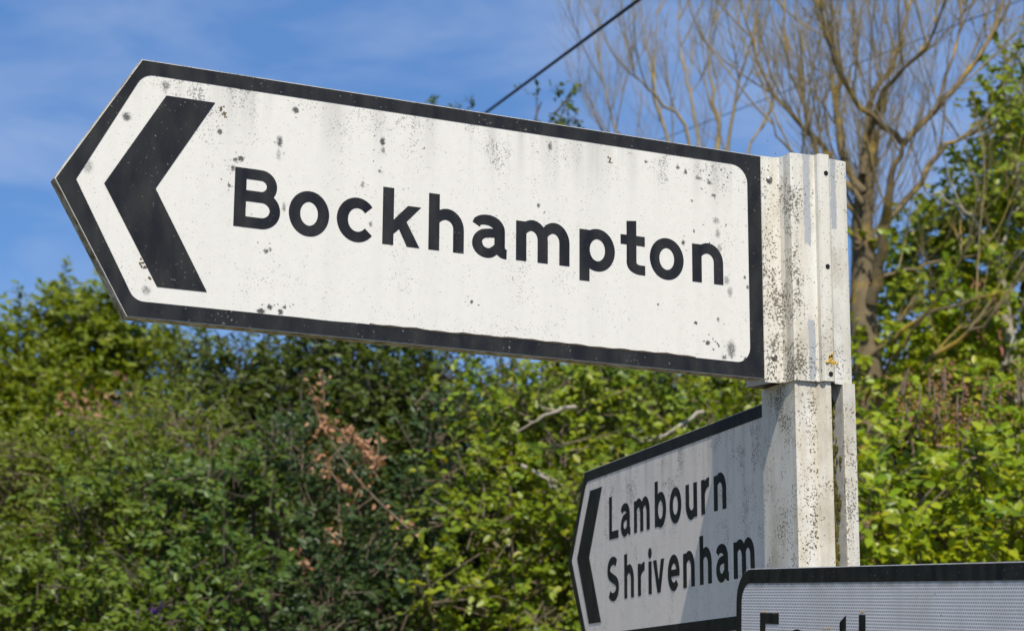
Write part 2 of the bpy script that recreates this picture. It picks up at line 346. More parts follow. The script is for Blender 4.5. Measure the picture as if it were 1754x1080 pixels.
# bracket sheet that folds from the sign round the post
peel = lambda x0, x1, y0, y1, w: (plan(x0, w)[0], plan(x1, w)[0], on1(1390, y1)[1], on1(1390, y0)[1])
M_BR = post_paint('bracket_paint', (.74, .725, .66), .62, .55, [peel(1380, 1391, 255, 432, .05), peel(1383, 1394, 555, 660, .05), peel(1426, 1436, 255, 400, .046)], boost=(.045, .075, .62))
prof = [plan(*q) for q in ((1306.8, .0015), (1316, .0010), (1329, .003), (1338, .008), (1345, .018), (1352, .034), (1357, .043), (1362, .0455), (1386, .049), (1393, .0495), (1399, .051), (1404, .060), (1408, .064), (1423, .066),
                                (1424.5, .065), (1425.2, .046), (1437, .044), (1449, .043), (1453.5, .041))]
prof += [(prof[-1][0]+.003, -.035), (prof[-1][0]+.002, -.008), (prof[-1][0], .05)]
def sheet(bm, prof, z0, z1, th, off=None):
    P = np.array(prof); T = np.gradient(P, axis=0); T /= np.linalg.norm(T, axis=1)[:, None]; Nn = np.stack([-T[:, 1], T[:, 0]], 1)
    Q = P+Nn*th; n = len(P)
    rows = []
    for k, (a, b) in enumerate(zip(P, Q)):
        rows.append([bm.verts.new((q[0], q[1], z)) for q in (a, b) for z in (z0[k] if off else z0, z1)])
    for i in range(n-1):
        a0, a1, b0, b1 = rows[i]; c0, c1, d0, d1 = rows[i+1]
        for f in ((a0, a1, c1, c0), (b0, d0, d1, b1), (a1, b1, d1, c1), (a0, c0, d0, b0)): bm.faces.new(f)
    for k in (0, -1):
        a0, a1, b0, b1 = rows[k]; bm.faces.new((a0, b0, b1, a1))
bm = bmesh.new(); sheet(bm, prof, -.005, .4285, .0026); bracket = from_bm('bracket', bm, M_BR, sign1)
bracket['label'] = 'folded white bracket with flaking paint'
M_SCR = plain('dull_screw', (.33, .31, .27), .35, .8, .4, 120); M_DK = plain('painted_hole_shade', (.006, .006, .006), .9)  # near-black colour stands in for the shade inside holes and screw heads
for (px_, py_) in ((1317, 308), (1325.5, 612)):
    u, z = on1(px_, py_); bm = bmesh.new()
    bmesh.ops.create_uvsphere(bm, u_segments=18, v_segments=10, radius=.0073)
    for v in bm.verts: v.co = Vector((v.co.x+u, v.co.y*.62-.0012, v.co.z+z))
    sc_ = from_bm('screw', bm, M_SCR, bracket, True)
    bm = bmesh.new(); bmesh.ops.create_cone(bm, cap_ends=True, segments=12, radius1=.0022, radius2=.0022, depth=.001, matrix=Matrix.Translation((u+.0012, -.0050, z+.001)) @ Matrix.Rotation(PI/2, 4, 'X'))
    dk = from_bm('screw_shade_disc', bm, M_DK, bracket)  # dark disc on the head, painted as the shade of its recess
for (px_, py_) in ((1414.5, 296.5), (1417.5, 456), (1423, 611.5), (1423, 640)):
    u, w = plan(px_, .0652, py_); r = ray(px_, py_); pt = P1[:2]+D1*u-N1*w; z = (EYE+r/r[1]*(pt[1]))[2]-P1[2]
    bm = bmesh.new(); bmesh.ops.create_cone(bm, cap_ends=True, segments=16, radius1=.0045, radius2=.0045, depth=.0012, matrix=Matrix.Translation((u, w-.0007, z)) @ Matrix.Rotation(PI/2, 4, 'X'))
    from_bm('bolt_hole_shade_disc', bm, M_DK, bracket)  # solid disc coloured as the shade of a hole; no opening is cut
M_LI = plain('yellow_lichen', (.55, .33, .03), .85, 0, .5, 300)
bm = bmesh.new()
for k in range(26):
    px_, py_ = 1424+random.gauss(0, 4.2), 619+random.gauss(0, 4.2)
    u, w = plan(px_, .0655, py_); r = ray(px_, py_); pt = P1[:2]+D1*u-N1*w; z = (EYE+r/r[1]*(pt[1]))[2]-P1[2]
    g = bmesh.ops.create_icosphere(bm, subdivisions=1, radius=random.uniform(.0013, .003), matrix=Matrix.Translation((u, w-.0004, z)))
    for v in g['verts']: v.co.y = (w-.0004)+(v.co.y-w)*.45
from_bm('lichen', bm, M_LI, bracket, kind='stuff')

# ------------------------------------------------------------------ the post
post = tag(empty('sign_post', (P1[0], P1[1], 0), (0, 0, A1)), 'white painted channel post, stained and speckled, that carries the arrow signs', 'post')
Bp = np.array(plan(1364.5, .039, 800)); Cc = plan(1401, .043, 800)
pB = P1[:2]+D1*Bp[0]-N1*Bp[1]; rr = ray(1307, 800); qx = rr[0]/rr[1]
dv = np.array([-.31, .951]); s_ = (pB[0]-qx*pB[1])/(qx*dv[1]-dv[0]); pA = pB+dv*s_
def loc1(p): d = p-P1[:2]; return (d@D1, -(d@N1))
Al = loc1(pA)
pr = [Al, tuple(Bp), (Bp[0]+.0015, Bp[1]-.0012), Cc, plan(1413, .054, 800), plan(1419, .060, 800), plan(1427, .060, 800)]
e = pr[-1]; pr += [(e[0]+.001, e[1]+.055), plan(1451, .002, 800)]
f1 = plan(1447.5, .045, 800); pr[-1] = (f1[0]-.0005, e[1]+.057)
f2 = plan(1469, .040, 800)
pr += [f1, (f1[0]+.002, f1[1]-.0008), (f2[0]-.001, f2[1]), (f2[0], f2[1]+.0015), (f2[0]-.004, f2[1]+.15), (Al[0]+.70*(f2[1]+.15-Al[1])+.003, f2[1]+.15)]
ztop = P1[2]+.4245
M_PO = post_paint('post_paint', (.745, .72, .65), 1.0, .7, dirt=(.13, .105, .07), smear=.42)
bm = bmesh.new(); N_ = len(pr)
zs = [0, P1[2]-.9, P1[2]-.0062, P1[2]-.0061, ztop]
b0 = [bm.verts.new((x, y, 0)) for x, y in pr]; t0 = [bm.verts.new((x, y, P1[2]-.001)) for x, y in pr]
for i in range(N_): bm.faces.new((b0[i], b0[(i+1) % N_], t0[(i+1) % N_], t0[i]))
bm.faces.new(t0); bm.faces.new(b0)
column = from_bm('column', bm, M_PO, post)
# the inner core that goes on up behind the bracket
core = [(x+.004 if i not in (0,) else x+.03, y+.012) for i, (x, y) in enumerate(pr[:7])]
bm = bmesh.new(); cx0, cx1 = Bp[0]+.006, f2[0]-.014
b0 = [bm.verts.new((x, y, P1[2]-.001)) for x, y in ((cx0, -.030), (cx1, -.030), (cx1, .09), (cx0-.03, .09))]; t0 = [bm.verts.new((v.co.x, v.co.y, ztop-.002)) for v in b0]
for i in range(4): bm.faces.new((b0[i], b0[(i+1) % 4], t0[(i+1) % 4], t0[i]))
bm.faces.new(t0); from_bm('upper_column', bm, M_PO, post)
# crusts of lichen on the front of the post and on the bracket flange
M_CRP = plain('grey_brown_lichen', (.19, .155, .095), .95, 0, .7, 200)
def crust(parent, spots_, w0, w1, x0_, x1_, rr_=(.0008, .0026)):
    bm = bmesh.new()
    for (px_, py_, sx_, sy_, n_) in spots_:
        for k in range(n_):
            qx_, qy_ = px_+random.gauss(0, sx_), py_+random.gauss(0, sy_)
            if not x0_ < qx_ < x1_: continue
            w_ = w0+(w1-w0)*(qx_-x0_)/(x1_-x0_); u, yy = plan(qx_, w_, qy_); r = ray(qx_, qy_); pt = P1[:2]+D1*u-N1*yy
            zz = (EYE+r/r[1]*pt[1])[2]-(P1[2] if parent is not post else 0)
            bmesh.ops.create_icosphere(bm, subdivisions=1, radius=random.uniform(*rr_)*random.uniform(.5, 1), matrix=Matrix.Translation((u, yy, zz)) @ Matrix.Rotation(random.random()*3, 4, 'Y') @ Matrix.Diagonal((1.2, .35, .8, 1)))
    from_bm('lichen', bm, M_CRP, parent, kind='stuff')
crust(post, [(1393, 685, 6, 12, 60), (1398, 700, 7, 14, 40), (1394, 750, 6, 8, 34), (1372, 770, 3, 30, 24), (1400, 780, 8, 40, 50), (1376, 830, 5, 30, 26), (1398, 880, 6, 25, 60), (1404, 915, 6, 16, 50), (1385, 930, 8, 20, 40), (1392, 840, 12, 90, 70)], .0395, .0435, 1367, 1401)
crust(bracket, [(1318, 300, 8, 18, 40), (1330, 330, 7, 30, 50), (1322, 420, 8, 60, 60), (1318, 620, 8, 14, 50), (1326, 640, 8, 8, 40), (1325, 540, 8, 60, 50)], .0012, .003, 1308, 1331, (.0008, .0021))
crust(bracket, [(1364, 300, 3, 20, 22), (1366, 430, 4, 30, 30), (1372, 520, 5, 60, 36), (1366, 600, 4, 40, 26)], .0456, .047, 1361, 1378, (.0008, .0021))
# grey lining and moss inside the groove
M_GR = plain('bare_alloy', (.50, .50, .48), .5, .1, .25, 60); M_MO = plain('groove_moss', (.13, .12, .03), .95, 0, .6, 90)
bm = bmesh.new(); yb = e[1]+.0555
xw = f1[0]-.0012
vs = [bm.verts.new((xw, y, z)) for y, z in ((f1[1]+.003, .9), (yb, .9), (yb, P1[2]-.001), (f1[1]+.003, P1[2]-.001))]; bm.faces.new(vs); from_bm('groove_lining', bm, M_GR, post)
bm = bmesh.new()
for k in range(150):
    z = P1[2]-random.uniform(.03, .42); y = yb-.004-abs(random.gauss(0, .010))*(1.0 if z < P1[2]-.1 else .5)
    bmesh.ops.create_icosphere(bm, subdivisions=1, radius=random.uniform(.002, .006), matrix=Matrix.Translation((xw-.0015, y, z)) @ Matrix.Diagonal((.35, 1, 2.2, 1)))
from_bm('moss', bm, M_MO, post, kind='stuff')

# ------------------------------------------------------------------ second arrow sign, on the far side of the post
A2 = R(105.5294-180); P2 = at(1305, 691, 3.77)
sign2 = tag(empty('direction_sign', P2, (0, 0, A2)), 'greyish arrow sign reading Lambourn and Shrivenham, half in shadow behind the post', 'road sign', 'arrow signs on the post')
k2 = 3.77/3.70
M_W2 = white_sign('sign_white_dusty', (.90, .80, .71), .55, .9, (), .45, 0.0, .2)
M_K2 = black_sign('sign_black_dusty', (.012, .013, .016), .35, .4, .12)
O2 = [(-1.1015*k2, 0), (-1.2366*k2, -.2115*k2), (-1.1015*k2, -.42*k2), (.06, -.42*k2), (.06, 0)]
bm = bmesh.new(); slab(bm, [O2], 0, .022); from_bm('panel', bm, M_EDGE, sign2)
bm = bmesh.new(); slab(bm, [inset(O2, .001)], -.0010, -.0001); from_bm('face', bm, M_W2, sign2)
I2 = rounded([(-1.089*k2, -.026*k2), (-1.2065*k2, -.2075*k2), (-1.089*k2, -.3915*k2), (.03, -.3915*k2), (.03, -.026*k2)], [.03, .004, .03, .02, .03])
bm = bmesh.new(); slab(bm, [inset(O2, .002), I2], -.0018, -.0009); from_bm('border', bm, M_K2, sign2)
bm = bmesh.new(); slab(bm, [[(x*k2, z*k2) for x, z in ((-1.0585, -.0503), (-.968, -.0503), (-1.0676, -.2088), (-.9778, -.365), (-1.068, -.365), (-1.162, -.2045))]], -.0019, -.0009); from_bm('chevron', bm, M_K2, sign2)
for word, xs, zb in (('Lambourn', (915.3, 831.1, 739.5, 601.5, 508.6, 411.5, 321.5, 251.3), -.1797), ('Shrivenham', (929.3, 808.7, 715.6, 645.4, 615.0, 522.7, 430.3, 334.6, 243.8, 151.4), -.3203)):
    for ch, x in zip(word, xs): letter(ch, M_K2, sign2, -x*.001*k2, zb*k2, .001*k2*.985, -.0010)

# ------------------------------------------------------------------ third sign, newer, honeycomb reflective, low in front of the post
TILT = R(3.3); A3 = math.atan2(-.949, .316)
Xa = Vector((math.cos(A3)*math.cos(TILT), math.sin(A3)*math.cos(TILT), -math.sin(TILT))); Na = Vector((math.sin(A3), -math.cos(A3), 0)).normalized(); Za = Xa.cross(-Na).normalized()
n3 = np.array(Na); B3 = np.array([pB[0], pB[1], 0])+n3*.022
def hit3(px, py):
    r = ray(px, py); t = (B3-EYE)@n3/(r@n3); return EYE+r*t
P3 = hit3(1262.5, 973.8)
sign3 = empty('direction_sign', P3); M3 = Matrix.Identity(4)
for i in range(3): M3[i][0], M3[i][1], M3[i][2] = Xa[i], -Na[i], Za[i]
sign3.rotation_euler = M3.to_euler()
tag(sign3, 'grey honeycomb reflective sign with rounded black border, cut off at the lower right corner', 'road sign')
def on3(px, py):
    d = Vector(hit3(px, py)-P3); return (d.dot(Xa), d.dot(Za))
nt = NT('honeycomb_reflective'); p = nt.obj(); sx = nt.n('ShaderNodeSeparateXYZ', {0: p})
cw, chh = .0064, .0052
row = nt.math('FLOOR', nt.math('DIVIDE', sx.outputs[2], chh))
xo = nt.math('ADD', nt.math('DIVIDE', sx.outputs[0], cw), nt.math('MULTIPLY', nt.math('MODULO', nt.math('ABSOLUTE', row), 2), .5))
fx = nt.math('SUBTRACT', nt.math('FRACT', xo), .5); fz = nt.math('SUBTRACT', nt.math('FRACT', nt.math('DIVIDE', sx.outputs[2], chh)), .5)
dd = nt.math('SQRT', nt.math('ADD', nt.math('MULTIPLY', fx, fx), nt.math('MULTIPLY', fz, fz)))
cell = nt.mapr(dd, .30, .44, smooth=True)
col = nt.mix(cell, (.33, .335, .365, 1), (.92, .89, .90, 1))
col = nt.mix(nt.mapr(nt.noise(nt.mapping(p, (1, 1, .5)), 16, 5, .65), .38, .72, 0, .34), col, (.36, .34, .29, 1))
edge = nt.math('MULTIPLY', nt.mapr(sx.outputs[2], -.040, -.027, 0, .75), nt.mapr(nt.noise(p, 38, 4, .6), .4, .62))
col = nt.mix(edge, col, (.24, .21, .15, 1))
dsp = nt.mapr(nt.noise(p, 120, 3, .6), .68, .74); col = nt.mix(dsp, col, (.16, .15, .13, 1))
nt.bsdf(col, .33, .5, cell, .12, .0005, **{'Coat Weight': .25, 'Coat Roughness': .15}); M_HC = nt.m
M_K3 = black_sign('glossy_black_film', (.006, .007, .011), .3, .22, .3)
LW, LH = 1.62, .52; x0 = 0
O3 = rounded([(0, 0), (0, -LH), (LW, -LH), (LW, 0)], .062)
bm = bmesh.new(); slab(bm, [O3], 0, .004); from_bm('panel', bm, M_RIM, sign3)
bm = bmesh.new(); slab(bm, [rounded([(.0012, -.0012), (.0012, -LH+.001), (LW-.001, -LH+.001), (LW-.001, -.0012)], .061)], -.0008, -.0001); from_bm('face', bm, M_HC, sign3)
bl = on3(1272, 1040)[0]; bt = on3(1400, 995.5)[1]-0
O3b = rounded([(.0016, -.0016), (.0016, -LH+.0016), (LW-.0016, -LH+.0016), (LW-.0016, -.0016)], .0604)
I3 = rounded([(.0235, -.0270), (.0235, -LH+.027), (LW-.024, -LH+.027), (LW-.024, -.0270)], .036)
bm = bmesh.new(); slab(bm, [O3b, I3], -.0015, -.0007); from_bm('border', bm, M_K3, sign3)
sc3 = .00109
ctop = on3(1303, 1048.5)[1]; base3 = ctop-100*sc3
xl = [on3(1303, 1060)[0], on3(1352.5, 1076)[0], on3(1397, 1076)[0], on3(1439.3, 1060)[0]-12.5*sc3, on3(1472.3, 1060)[0]]
xl += [xl[-1]+90*sc3, xl[-1]+178*sc3, xl[-1]+236*sc3]
for ch, x in zip(['E', 'a', 's', 'slant_t', 'b', 'u', 'r', 'y'], xl): letter(ch, M_K3, sign3, x, base3, sc3, -.0008)
bm = bmesh.new()
for (px_, py_, n_) in ((1308, 1047, 5), (1313, 1048, 5), (1326, 1048, 7), (1332, 1047, 3), (1418, 1076, 6), (1422, 1075, 4), (1476, 1048, 4), (1480, 1047, 5), (1412, 1075, 3)):
    u, z = on3(px_, py_)
    for k in range(n_): bmesh.ops.create_icosphere(bm, subdivisions=1, radius=random.uniform(.0005, .0012), matrix=Matrix.Translation((u+random.gauss(0, .004), -.0012, z+random.gauss(0, .0012))) @ Matrix.Diagonal((1, .5, 1, 1)))
from_bm('lichen', bm, M_LI, sign3, kind='stuff')
M_CR = plain('brown_crust', (.17, .12, .07), .95, 0, .6, 260)
bm = bmesh.new()
for (px_, py_, sd, n_) in ((378, 186, 2.2, 12), (383, 194, 2.0, 10), (386, 199, 1.2, 4), (1043, 271, 1.2, 4), (1045, 278, 1.6, 6), (243, 450, 3, 8), (247, 458, 2, 6), (256, 476, 1.5, 4)):
    for k in range(n_):
        u, z = on1(px_+random.gauss(0, sd), py_+random.gauss(0, sd))
        bmesh.ops.create_icosphere(bm, subdivisions=1, radius=random.uniform(.0007, .0022), matrix=Matrix.Translation((u, -.0014, z)) @ Matrix.Diagonal((1, .45, 1, 1)))
from_bm('lichen', bm, M_CR, sign1, kind='stuff')
print('sign3 inner', bl, bt, 'E', xl[:5], ctop, 'right end px?', on3(1754, 957))

# ------------------------------------------------------------------ ground, road, bank
def bank_z(x, y):
    t = np.clip((y-7.2)/8.5, 0, 1); return 1.15*t*t*(3-2*t)+.05*np.sin(x*1.3)*t+(2.2+2.6*np.clip((5.5-x)/3, 0, 1))*np.clip((y-18)/14, 0, 1)**1.2
def grid(name, xs, ys, fz, mat):
    Xg, Yg = np.meshgrid(xs, ys); V = np.stack([Xg, Yg, fz(Xg, Yg)], -1).reshape(-1, 3); nx = len(xs); ny = len(ys)
    F = [(j*nx+i, j*nx+i+1, (j+1)*nx+i+1, (j+1)*nx+i) for j in range(ny-1) for i in range(nx-1)]
    me = bpy.data.meshes.new(name); me.from_pydata(V.tolist(), [], F); o = link(name, me, mat); tag(o, kind='structure'); return o
M_GRASS = plain('rough_grass', (.17, .15, .06), .95, 0, .5, 3); M_ROAD = plain('asphalt', (.05, .05, .052), .9, 0, .3, 60)
grid('ground', np.concatenate([[-900, -200, -60], np.linspace(-25, 25, 60), [60, 200, 900]]), np.concatenate([[-900, -60, -10, 0, 4], np.linspace(5, 30, 50), [60, 200, 1500]]), bank_z, M_GRASS)
grid('road', np.linspace(-60, 60, 20), np.array([-4.5, -1, 1.5, 2.6]), lambda x, y: x*0+.006, M_ROAD)

# ------------------------------------------------------------------ foliage machinery
def leaf_mat(name, cols, trans=.35, rough=.42):
    nt = NT(name)
    g = nt.n('ShaderNodeNewGeometry').outputs['Random Per Island']; oi = nt.n('ShaderNodeObjectInfo').outputs['Random']
    f = nt.math('FRACT', nt.math('ADD', g, oi))
    r = nt.n('ShaderNodeValToRGB', {0: f}); cr_ = r.color_ramp
    while len(cr_.elements) < len(cols): cr_.elements.new(.5)
    for i, c in enumerate(cols): cr_.elements[i].position = i/(len(cols)-1); cr_.elements[i].color = C4(c)
    pos = nt.n('ShaderNodeNewGeometry').outputs['Position']
    k = nt.mapr(nt.noise(pos, 1.6, 3), .34, .68, -.0, .55)
    col = nt.mix(k, r.outputs[0], C4([x*y for x, y in zip(cols[len(cols)//2], (1.35, 1.15, .7))]))
    b = nt.n('ShaderNodeBsdfPrincipled', {'Base Color': col, 'Roughness': rough, 'Specular IOR Level': .28})
    t = nt.n('ShaderNodeBsdfTranslucent', {'Color': nt.mix(1.0, col, (1.5, 1.35, .5, 1), 'MULTIPLY')})
    mx = nt.n('ShaderNodeMixShader', {0: trans}); nt.t.links.new(b.outputs[0], mx.inputs[1]); nt.t.links.new(t.outputs[0], mx.inputs[2])
    nt.t.links.new(mx.outputs[0], nt.out.inputs[0]); return nt.m
def leaf_tpl(w, n='leaf'):
    return np.array([(0, 0, 0), (1, 0, -.10), (.28, w*.46, .07), (.66, w*.42, .03), (.66, -w*.42, .03), (.28, -w*.46, .07)])
LF = [(0, 1, 3, 2), (0, 5, 4, 1)]
def unit(v): return v/np.maximum(np.linalg.norm(v, axis=-1, keepdims=True), 1e-9)
def mesh_arrays(name, V, quads):
    me = bpy.data.meshes.new(name); n = len(V); q = np.asarray(quads, np.int32)
    me.vertices.add(n); me.vertices.foreach_set('co', np.ascontiguousarray(V, np.float32).ravel())
    me.loops.add(q.size); me.loops.foreach_set('vertex_index', q.ravel())
    me.polygons.add(len(q)); me.polygons.foreach_set('loop_start', np.arange(0, q.size, 4, dtype=np.int32))
    me.update(calc_edges=True); return me
class Tubes:
    def __init__(s): s.V = []; s.F = []; s.n = 0
    def add(s, P, r, k=5):
        P = np.asarray(P, float); n = len(P); r = np.interp(np.linspace(0, 1, n), np.linspace(0, 1, len(r)), r)
        T = unit(np.gradient(P, axis=0)); ref = np.array([.13, .97, .21]) if abs(T[0][1]) < .8 else np.array([1., 0, 0])
        a = unit(np.cross(T, ref)); b = np.cross(T, a)
        th = np.arange(k)/k*2*PI
        ringv = P[:, None]+r[:, None, None]*(np.cos(th)[None, :, None]*a[:, None]+np.sin(th)[None, :, None]*b[:, None])
        s.V.append(ringv.reshape(-1, 3)); i = np.arange(n-1)[:, None]*k; j = np.arange(k)[None]; j2 = (j+1) % k
        s.F.append((np.stack([i+j, i+j2, i+k+j2, i+k+j], -1)+s.n).reshape(-1, 4)); s.n += n*k
    def build(s, name, mat, parent, base, smooth=True, kind=None):
        if not s.V: return
        me = mesh_arrays(name, np.concatenate(s.V)-base, np.concatenate(s.F))
        if smooth: me.polygons.foreach_set('use_smooth', np.ones(len(me.polygons), bool))
        return link(name, me, mat, parent, kind)
def curve(pts, n=12, wig=0.0):
    P = np.array(pts, float); t = np.linspace(0, 1, len(P)); tt = np.linspace(0, 1, n)
    # Catmull-Rom through the points
    out = []
    for q in tt:
        s = q*(len(P)-1); i = min(int(s), len(P)-2); u = s-i
        p0, p1, p2, p3 = P[max(i-1, 0)], P[i], P[i+1], P[min(i+2, len(P)-1)]
        out.append(.5*((2*p1)+(-p0+p2)*u+(2*p0-5*p1+4*p2-p3)*u*u+(-p0+3*p1-3*p2+p3)*u**3))
    out = np.array(out)
    if wig: out[1:-1] += RNG.normal(0, wig, (n-2, 3))
    return out
def leaf_frames(pos, dirs, up, size, w):
    X_ = unit(dirs); Z_ = unit(up-(up*X_).sum(-1, keepdims=True)*X_); Y_ = np.cross(Z_, X_)
    return X_, Y_, Z_
def leaves_mesh(name, pos, X_, Y_, Z_, size, tpl):
    n = len(pos); V = pos[:, None]+size[:, None, None]*(tpl[None, :, 0:1]*X_[:, None]+tpl[None, :, 1:2]*Y_[:, None]+tpl[None, :, 2:3]*Z_[:, None])
    F = (np.array(LF)[None]+(np.arange(n)*6)[:, None, None]).reshape(-1, 4)
    return mesh_arrays(name, V.reshape(-1, 3), F)
def lobes_leaves(lobes, L, wd, cover, lpt=10, tw=.22, droop=.25, hollow=.45, upb=.8):
    """lobes: (px, py, depth, rx px, ry px [, density]) -> arrays of leaves grouped on small twigs"""
    pos = []; dr = []; up = []; tws = []
    ex = []
    for lb in lobes:
        if lb[3] < 55: ex.append(lb); continue
        px_, py_, d, rx, ry = lb[:5]; den = lb[5] if len(lb) > 5 else 1.0
        ex.append((px_, py_, d+.15, rx*.70, ry*.70, den*.55))
        for q in range(11):
            u = unit(RNG.normal(size=3)); k = RNG.uniform(.20, .48)
            ex.append((px_+u[0]*rx*.80, py_-u[2]*ry*.80, d+u[1]*max(.4, .95*rx/FPX*d), rx*k, ry*k*RNG.uniform(.75, 1.15), den*RNG.uniform(.55, 1.3)))
    lobes = ex; cover = cover*.72
    for lb in lobes:
        px_, py_, d, rx, ry = lb[:5]; den = lb[5] if len(lb) > 5 else 1.0
        c = at(px_, py_, d); a = rx/FPX*d; h = ry/FPX*d; dep = max(.35, .75*a)
        n = max(3, int(cover*den*PI*a*h/(.36*L*L*wd)/lpt))
        u = unit(RNG.normal(size=(n, 3))); r = hollow+(1-hollow)*RNG.random(n)**.55
        r *= 1+.16*np.sin(u[:, 0]*7+c[0]*3)*np.cos(u[:, 2]*6+c[1])+RNG.normal(0, .07, n)
        q = c+u*r[:, None]*np.array([a, dep, h])
        td = unit(u*np.array([1, 1, 1])*.9+np.array([0, 0, .35])+RNG.normal(0, .55, (n, 3)))
        tl = tw*RNG.uniform(.5, 1.25, n)
        tws.append((q, td, tl))
        k = np.arange(lpt); f = (k+RNG.random((n, lpt)))/lpt
        base = q[:, None]+td[:, None]*(f*tl[:, None])[..., None]
        base[..., 2] -= droop*tl[:, None]*f*f
        side = unit(np.cross(td, np.array([.2, .1, 1.])))
        sg = np.where(k % 2, 1., -1.)[None, :, None]
        ld = unit(side[:, None]*sg*.8+td[:, None]*.65+RNG.normal(0, .38, (n, lpt, 3))-np.array([0, 0, .12]))
        uv = np.array([0.03, -.50, upb])+.35*u[:, None]+RNG.normal(0, .36, (n, lpt, 3))
        pos.append(base.reshape(-1, 3)); dr.append(ld.reshape(-1, 3)); up.append(uv.reshape(-1, 3))
    pos, dr, up = map(np.concatenate, (pos, dr, up)); size = L*RNG.uniform(.42, 1.28, len(pos))
    return pos, dr, up, size, tws
NLEAF = [0]
def bush(name, label, cat, lobes, L, wd, cover, mat, bark, group=None, single=0, stems=(), lpt=10, tw=.22, droop=.25, hollow=.45, twigs=.35, base=None, upb=.8, stem_r=.03):
    if base is None:
        bx = at(lobes[0][0], lobes[0][1], lobes[0][2])[0]; by = lobes[0][2]; base = np.array([bx, by, float(bank_z(bx, by))])
    root = tag(empty(name, base), label, cat, group)
    pos, dr, up, size, tws = lobes_leaves(lobes, L, wd, cover, lpt, tw, droop, hollow, upb)
    tpl = leaf_tpl(wd); X_, Y_, Z_ = leaf_frames(pos, dr, up, size, wd)
    idx = np.arange(len(pos)); one = np.array([], int)
    if single:
        v = pos-EYE; zc = v@_F; pxx = 877+FPX*(v@_Rt)/zc; pyy = 540-FPX*(v@_Up)/zc
        fr = (pxx > 0) & (pxx < 1754) & (pyy > 560) & (pyy < 1080)
        face = np.abs((Z_*unit(v)).sum(-1))
        score = np.where(fr, size/np.linalg.norm(v, axis=1)*(face+.4)-.004*(pos[:, 1]-pos[:, 1].min()), -9)
        one = np.argsort(-score)[:single]; keep = np.ones(len(pos), bool); keep[one] = False; idx = idx[keep]
    me = leaves_mesh('foliage', pos[idx]-base, X_[idx], Y_[idx], Z_[idx], size[idx], tpl); link('foliage', me, mat, root, 'stuff')
    if len(one):
        lm = mesh_arrays('leaf', tpl, LF); lm.materials.append(mat)
        for i in one:
            o = bpy.data.objects.new('leaf', lm); COL.objects.link(o); o.parent = root
            M = Matrix.Identity(4)
            for r_ in range(3):
                M[r_][0], M[r_][1], M[r_][2], M[r_][3] = X_[i][r_]*size[i], Y_[i][r_]*size[i], Z_[i][r_]*size[i], pos[i][r_]-base[r_]
            o.matrix_local = M
    T = Tubes()
    for q, td, tl in tws:
        k = RNG.random(len(q)) < twigs
        for a, b, l in zip(q[k], td[k], tl[k]):
            T.add([a-b*l*.9, a, a+b*l*.5, a+b*l-np.array([0, 0, droop*l])], (.006, .0045, .003, .0015), 3)
    T.build('twigs', bark, root, base, True, 'stuff')
    # main branches from the base into the lobes
    for lb in lobes[:7]:
        c = at(*lb[:3]); mid = base*.45+c*.55+RNG.normal(0, .12, 3)-np.array([0, 0, .1])
        T = Tubes(); T.add(curve([base+RNG.normal(0, .12, 3)*np.array([1, 1, 0]), mid, c], 9, .015), (stem_r, stem_r*.6, stem_r*.2), 6); T.build('branch', bark, root, base)
    NLEAF[0] += len(pos); return root, base

BARK = plain('bark_brown', (.16, .12, .08), .9, 0, .45, 18)
BARK_DARK = plain('bark_dark', (.09, .07, .05), .9, 0, .5, 14)
G_YEL = leaf_mat('leaf_yellow_green', [(0.1336, 0.1864, 0.0078), (0.1872, 0.235, 0.009), (0.0981, 0.154, 0.0078), (0.2317, 0.2512, 0.0112), (0.1604, 0.1944, 0.0101)])
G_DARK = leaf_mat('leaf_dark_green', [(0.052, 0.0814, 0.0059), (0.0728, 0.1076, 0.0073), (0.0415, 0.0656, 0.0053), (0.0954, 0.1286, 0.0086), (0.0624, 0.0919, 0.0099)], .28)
G_BRI = leaf_mat('leaf_bright_green', [(0.0558, 0.1115, 0.0083), (0.1437, 0.2345, 0.0127), (0.0418, 0.0921, 0.0083), (0.2027, 0.2659, 0.0144), (0.1184, 0.1955, 0.0115), (0.2872, 0.2659, 0.0174)], .28, .38)
G_BLUE = leaf_mat('leaf_blue_green', [(0.0898, 0.1444, 0.014), (0.1235, 0.1786, 0.0182), (0.0718, 0.1189, 0.0105), (0.1572, 0.204, 0.0175), (0.1123, 0.17, 0.0105)], .25, .4)
G_OLIVE = leaf_mat('leaf_olive', [(0.1502, 0.2018, 0.0118), (0.1977, 0.2402, 0.0159), (0.1107, 0.1729, 0.01), (0.174, 0.1922, 0.0204)], .35)
G_FRESH = leaf_mat('leaf_fresh_green', [(0.0672, 0.1288, 0.018), (0.0952, 0.168, 0.02), (0.0448, 0.0896, 0.016), (0.1456, 0.1904, 0.022), (0.0784, 0.1344, 0.02)], .26, .4)
G_SHADE = leaf_mat('leaf_deep_green', [(.034, .066, .018), (.05, .09, .022), (.026, .05, .016), (.075, .115, .03), (.04, .075, .026)], .22, .4)
G_IVY = leaf_mat('leaf_ivy', [(0.1289, 0.2125, 0.013), (0.0903, 0.1749, 0.0144), (0.2193, 0.2875, 0.0144), (0.1548, 0.2249, 0.0115), (0.3095, 0.2999, 0.0144)], .3, .36)
G_HEDGE = leaf_mat('leaf_hedge', [(0.0684, 0.1513, 0.0083), (0.1817, 0.3097, 0.013), (0.0526, 0.1222, 0.0083), (0.2868, 0.3474, 0.0156), (0.153, 0.2722, 0.0117), (0.3634, 0.3567, 0.0195)], .30, .36)
G_DEAD = leaf_mat('leaf_withered', [(.40, .22, .14), (.50, .30, .19), (.27, .14, .08), (.54, .36, .24)], .2, .7)

